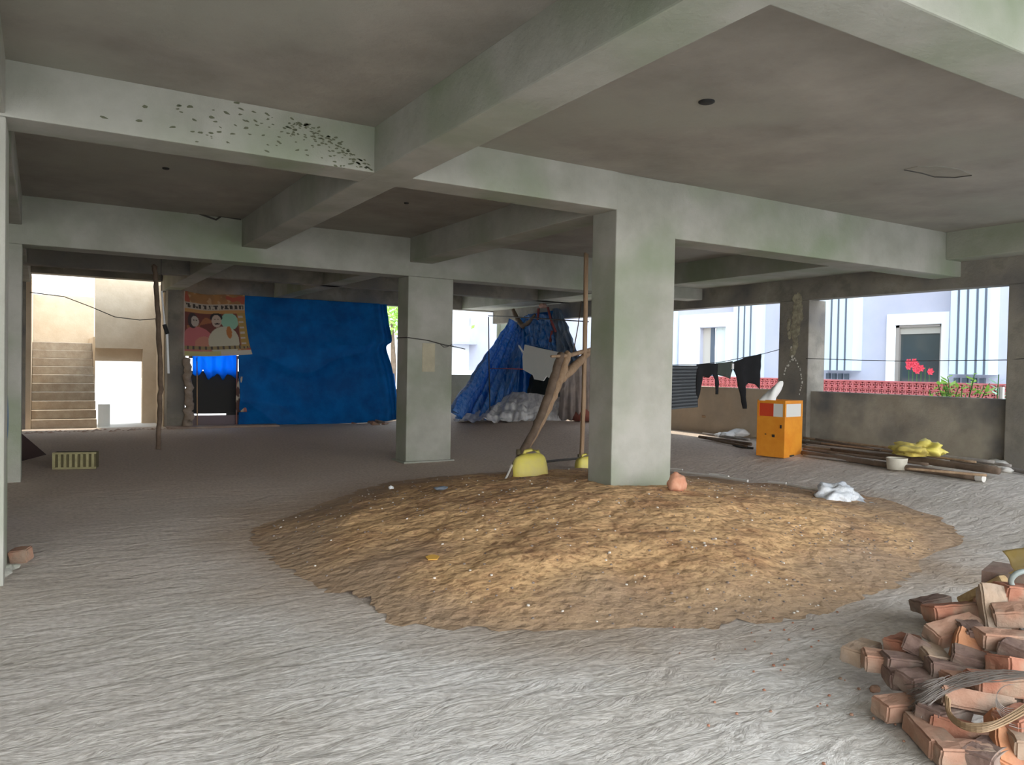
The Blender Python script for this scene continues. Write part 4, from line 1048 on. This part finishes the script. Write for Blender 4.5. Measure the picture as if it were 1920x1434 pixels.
for k in range(46):
    t = rb.random(); w = rb.uniform(-1, 1)
    P = [heap_at(715+20*w, 1010+20*w, .12), heap_at(725+10*w, 1100+30*t, .12), heap_at(800, 1165+40*t, .13), heap_at(930, 1180+50*t+8*w, .14), heap_at(1060, 1140+50*t, .14), heap_at(1230, 1030+70*t, .15)]
    loop.tube([smooth_path(P, i/20) for i in range(21)], .0026, 4)
tag(loop.build('wire_coil', WIRE_T), 'thick hank of tan binding wire curving under the light brick', 'wire')
l2 = MB()
for k in range(9):
    c0_ = heap_at(1110, 1010, .15); R_ = .05+.006*k
    l2.tube([c0_+rt*(cos(a*.35)*R_*1.2)+Vector((0, 0, sin(a*.35)*R_))+fw*(-.01*k) for a in range(4+k, 15+k)], .0014, 4)
tag(l2.build('wire_curls', WIRE), 'thin springy wire curls at the right of the tan hank', 'wire')
# plank, bags and a ring on top
a = heap_at(815, 415, .0); b = heap_at(1060, 285, .10); b = Vector((b.x, b.y, b.z))
def heap_free(cx_, cy_, dist):
    u, v = 1560+cx_/3.303, 1000+cy_/3.303; d = (fw + r2*((u-960)/F_PX) - u2*((v-717)/F_PX)); return EYEV+d*dist
a = heap_free(815, 412, 4.45); b = heap_free(1085, 275, 4.2)
dv = (b-a).normalized(); wv = Vector((0, 0, 1)).cross(dv).normalized(); uv = dv.cross(wv)
Mp = Matrix((dv, wv, uv)).transposed().to_4x4(); Mp.translation = a
tag(MB().box(0, (b-a).length, -.05, .05, -.03, .02, Mp, bev=.012).build('wooden_plank', mat('honey_wood', (.38, .25, .12), .8, col2=(.50, .36, .18), scale=7, stretch=(1, 6, 6))), 'honey coloured plank rising over the back of the heap', 'plank')
def ybag(u, v):
    a_ = heap_free(1070, 118, 4.25).lerp(heap_free(1090, 245, 4.15), v); b_ = heap_free(1260, 90, 4.1).lerp(heap_free(1260, 165, 4.0), v); q_ = a_.lerp(b_, u); return q_+fw*(.02*nz(u*4, v*4, 2)-.09*sin(v*pi))+Vector((0, 0, -.03*sin(v*pi)))
tag(MB().grid(ybag, 30, 20, thick=.02).build('yellow_sack', mat('yellow_sack_cloth', (.62, .45, .16), .8, col2=(.70, .55, .28), scale=9), smooth=True), 'yellow sack edge at the top of the heap, right frame edge', 'sack')
tag(MB().box(0, .30, -.12, .12, -.09, -.005, Matrix.Translation(heap_free(1085, 250, 4.2)) @ Matrix.Rotation(.3, 4, 'Z')).build('brick_block', BRK[3]), 'dark block under the yellow sack at the heap top', 'block')
rc = heap_free(1185, 290, 3.95); rg = MB()
rg.tube([rc+rt*cos(2*pi*k/24)*.062+(up*.9-fw*.3)*sin(2*pi*k/24)*.055 for k in range(25)], .014, 8, cap=False)
tag(rg.build('plastic_ring', mat('pale_teal_plastic', (.26, .29, .27), .5), smooth=True), 'pale teal plastic ring at the right edge of the heap top', 'ring')

# ------------------------------------------------------------------ outside to the right
XF = 18.0
fa = thing('neighbour_house', 'lilac and white house across the lane beyond the right openings', 'building')
wy = lambda u, v, X=XF: at(u, v, X=X)
a, b = wy(1666, 590), wy(1783, 586); ia, ib = wy(1681, 610), wy(1768, 608)
y0, y1, zt_ = b.y, a.y, a.z; iy0, iy1, izt = ib.y, ia.y, ia.z
MB().box(XF+.02, XF+.4, -8, 14.6, 9.02, 24).build('sun_blocker', FACADE, fa)  # unseen height added to block the sun from the nearer floor
q = MB(); q.box(XF, XF+.4, -8, iy0, -.3, 9); q.box(XF, XF+.4, iy1, 17.16, -.3, 9); q.box(XF, XF+.4, iy0, iy1, izt, 9); q.box(XF, XF+.4, iy0, iy1, -.3, .9); q.box(XF, XF+.4, 18.27, 42, -.3, 9); q.box(XF, XF+.4, 17.16, 18.27, 2.9, 9)
q.build('facade_wall', FACADE, fa)
q = MB(); q.box(XF-.06, XF+.02, y0, iy0, .8, zt_); q.box(XF-.06, XF+.02, iy1, y1, .8, zt_); q.box(XF-.06, XF+.02, iy0, iy1, izt, zt_); q.build('window_surround', FACADE_W, fa)
q = MB(); q.box(XF-.02, XF+.06, iy0, iy0+.05, .9, izt); q.box(XF-.02, XF+.06, iy1-.09, iy1, .9, izt); q.box(XF-.02, XF+.06, iy0, iy1, izt-.06, izt); wf = q.build('window_frame', mat('bronze_frame', (.30, .27, .24), .5), fa)
MB().box(XF+.06, XF+.08, iy0, iy1, .9, izt).build('window_glass', GLASSD, wf)
q = MB(); q.box(XF+.03, XF+.05, iy0+.05, iy1-.09, izt-.22, izt-.06); q.build('blind', mat('pale_blind', (.40, .38, .33), .8), wf)
rr = random.Random(2)
q = MB()
for k in range(9):
    c = Vector((XF-.35, rr.uniform(10.45, 11.05), rr.uniform(1.60, 1.85)))
    for j in range(6):
        an = j*pi/3; d1 = Vector((0, cos(an), sin(an)))*.09; s1 = Vector((0, -sin(an), cos(an)))*.035
        q.add([c, c+d1*.6+s1+Vector((-.02, 0, 0)), c+d1, c+d1*.6-s1+Vector((-.02, 0, 0))], [(0, 1, 2, 3)])
fl = q.build('red_flowers', mat('red_petals', (.70, .05, .08), .6)); tag(fl, 'cluster of red flowers before the dark window opposite', 'flowers')
st_ = MB()
for k in range(6): yy = 10.5+k*.1; st_.tube([(XF-.36, yy, 0), (XF-.33, yy+.03, 1.72)], .008, 5)
st_.build('stems', LEAF2, fl)
def pilaster(ua, ub, xs, grooves, zb_, wside):
    a = wy(ua, 600, xs); b = wy(ub, 600, xs)
    p = MB().box(xs, XF+.01, b.y, a.y, zb_, 9).build('pilaster', FACADE_B, fa)
    for g in grooves:
        c = wy(g, 600, xs); MB().box(xs-.012, xs+.004, c.y-.022, c.y+.022, zb_, 9).build('groove', GROOVE, p)
    return a.y, b.y
pilaster(1782, 1856, 17.62, (1797, 1814, 1832, 1848), wy(1820, 702, 17.62).z, 1)
pilaster(1536, 1600, 17.62, (1559, 1572, 1586), wy(1560, 694, 17.62).z, 1)
pilaster(1375, 1418, 17.62, (1385, 1396, 1408), .8, 1)
# small window with a half open leaf, far left
b1 = wy(1313, 614); b2 = wy(1363, 611)
q = MB(); q.box(XF-.05, XF+.02, b1.y, b1.y+.9, .6, b1.z+.42); q.box(XF-.05, XF+.02, b2.y-.35, b2.y, .6, b1.z+.42); q.box(XF-.05, XF+.02, b2.y, b1.y, b1.z, b1.z+.42); q.build('window_surround', FACADE_W, fa)
c = wy(1328, 640); d = wy(1336, 640)
w2 = MB().box(XF+.1, XF+.12, d.y, c.y, -.3, b1.z).build('window_bar', GROOVE, fa)
MB().box(XF+.14, XF+.16, c.y, b1.y, -.3, b1.z).build('window_panel', mat('beige_panel', (.52, .48, .42), .7), fa)
MB().box(XF+.14, XF+.16, b2.y, d.y, -.3, b1.z).build('window_panel', mat('pale_green_panel', (.70, .78, .74), .5), fa)
MB().box(XF-.4, XF+.01, 19.3, 19.9, -.3, 9).build('pilaster', FACADE_B, fa)
# vents below the pilasters
for (ua, ub, vv) in ((1546, 1592, 703), (1785, 1850, 712)):
    a = wy(ua, vv, 17.9); b = wy(ub, vv, 17.9); n = 4
    for k in range(n):
        yk = a.y+(b.y-a.y)*(k+.1)/n; y2 = a.y+(b.y-a.y)*(k+.65)/n
        MB().box(17.93, XF+.01, min(yk, y2), max(yk, y2), a.z-.10, a.z+.05).build('vent', GROOVE, fa)
# red lattice boundary wall
XL = 14.0
fn = thing('lattice_wall', 'red lattice topped boundary wall in the lane', 'wall')
zt2 = wy(1700, 716, XL).z; zb2 = zt2-.27
MB().box(XL, XL+.2, -6, 34, -.3, zb2).build('wall_base', FACADE_W, fn)
MB().box(XL+.11, XL+.13, -6, 34, zb2, zt2-.03).build('lattice_back', FACADE_W, fn)
q = MB(); yy = 5.0
while yy < 20:
    q.box(XL, XL+.10, yy, yy+.035, zb2, zt2)
    for j in (0, 1):
        zc = zb2+.03+j*.12
        for s in (-1, 1):
            M = Matrix.Translation((XL+.05, yy+.085, zc+.045)) @ Matrix.Rotation(s*radians(45), 4, 'X'); q.box(-.05, .05, -.065, .065, -.013, .013, M)
    yy += .14
q.box(XL-.01, XL+.11, 5, 20, zt2-.02, zt2+.01); q.box(XL-.01, XL+.11, 5, 20, zb2+.12, zb2+.14)
q.build('lattice', REDBRICK, fn)
# leafy plants between parapet and lane
def plant(name, u, v, X, h, n, m, label, sp_=.35):
    t = thing(name, label, 'plant', 'plants beyond the right parapet'); b = at(u, v, X=X); t.location = (b.x, b.y, -.3)
    s_ = MB(); l_ = MB(); r = random.Random(int(u))
    top = b.z+.3
    for k in range(n):
        a = r.uniform(0, 2*pi); ex = Vector((cos(a)*sp_*r.uniform(.3, 1), sin(a)*sp_*r.uniform(.3, 1), top+r.uniform(-.35, .12)))
        s_.tube([(0, 0, 0), (ex.x*.3, ex.y*.3, ex.z*.6), ex], .008, 5)
        for j in range(7):
            c = ex*(.80+.2*r.random()); c.x = ex.x*r.uniform(.6, 1.1); an = r.uniform(0, 2*pi); L = r.uniform(.12, .2)*h
            d = Vector((cos(an), sin(an), r.uniform(-.2, .7))).normalized(); w = d.cross(Vector((0, 0, 1))).normalized()*L*.22
            l_.add([c, c+d*L*.5+w, c+d*L, c+d*L*.5-w], [(0, 1, 2, 3)])
    s_.build('stem', LEAF2, t); l_.build('leaves', m, t)
plant('leafy_plant', 1800, 712, 12.6, 1.1, 16, LEAF, 'bright green leafy plant in the middle beyond the right parapet', .5)
plant('leafy_plant', 1765, 735, 12.4, .9, 8, LEAF, 'low yellow green plant left of the bright one', .4)
plant('leafy_plant', 1868, 712, 12.6, 1.1, 9, mat('pale_leaf', (.45, .68, .50), .6, trans=.3), 'pale green plant nearest the right hand column', .3)
q = MB(); b = at(1878, 740, X=12.3); q.tube([(b.x, b.y, -.3), (b.x, b.y, b.z+.12)], .04, 8); tag(q.build('concrete_post', PVC), 'short pale post outside beside the right column', 'post')

# ------------------------------------------------------------------ outside at the back
fb = thing('rear_building', 'hazy white building beyond the back opening', 'building')
YR = 34.0
MB().box(14, 44, YR, YR+6, -.3, 12).build('facade_wall', FACADE_W, fb)
for (u, v) in ((862, 603), (874, 602)):
    a = at(u, v-6, Y=YR-.02); b = at(u+6, v+8, Y=YR-.02); MB().box(a.x, b.x, YR-.05, YR+.01, b.z, a.z).build('window', mat('hazy_window', (.5, .52, .55), .5), fb)
a = at(848, 640, Y=YR-.6); MB().box(a.x, a.x+2.2, YR-.8, YR+.01, a.z-.12, a.z).build('balcony', FACADE, fb)
tr = thing('tree', 'bright green tree beyond the gap right of the blue tarpaulin', 'tree'); tp_ = at(735, 600, Y=29)
q = MB(); rr = random.Random(6)
for k in range(700):
    c = Vector((tp_.x+rr.gauss(0, .9), 29+rr.gauss(0, .9), tp_.z+.2+rr.gauss(0, .45))); d = Vector((rr.uniform(-1, 1), rr.uniform(-1, 1), rr.uniform(-1, 1))).normalized(); w = d.orthogonal().normalized()*.07
    q.add([c, c+d*.12+w, c+d*.26, c+d*.12-w], [(0, 1, 2, 3)])
q.build('foliage', LEAF, tr); MB().tube([(tp_.x, 29, -.3), (tp_.x+.1, 29, 1.5), (tp_.x, 29, tp_.z)], [.16, .12, .06], 8).build('trunk', WOOD_D, tr)
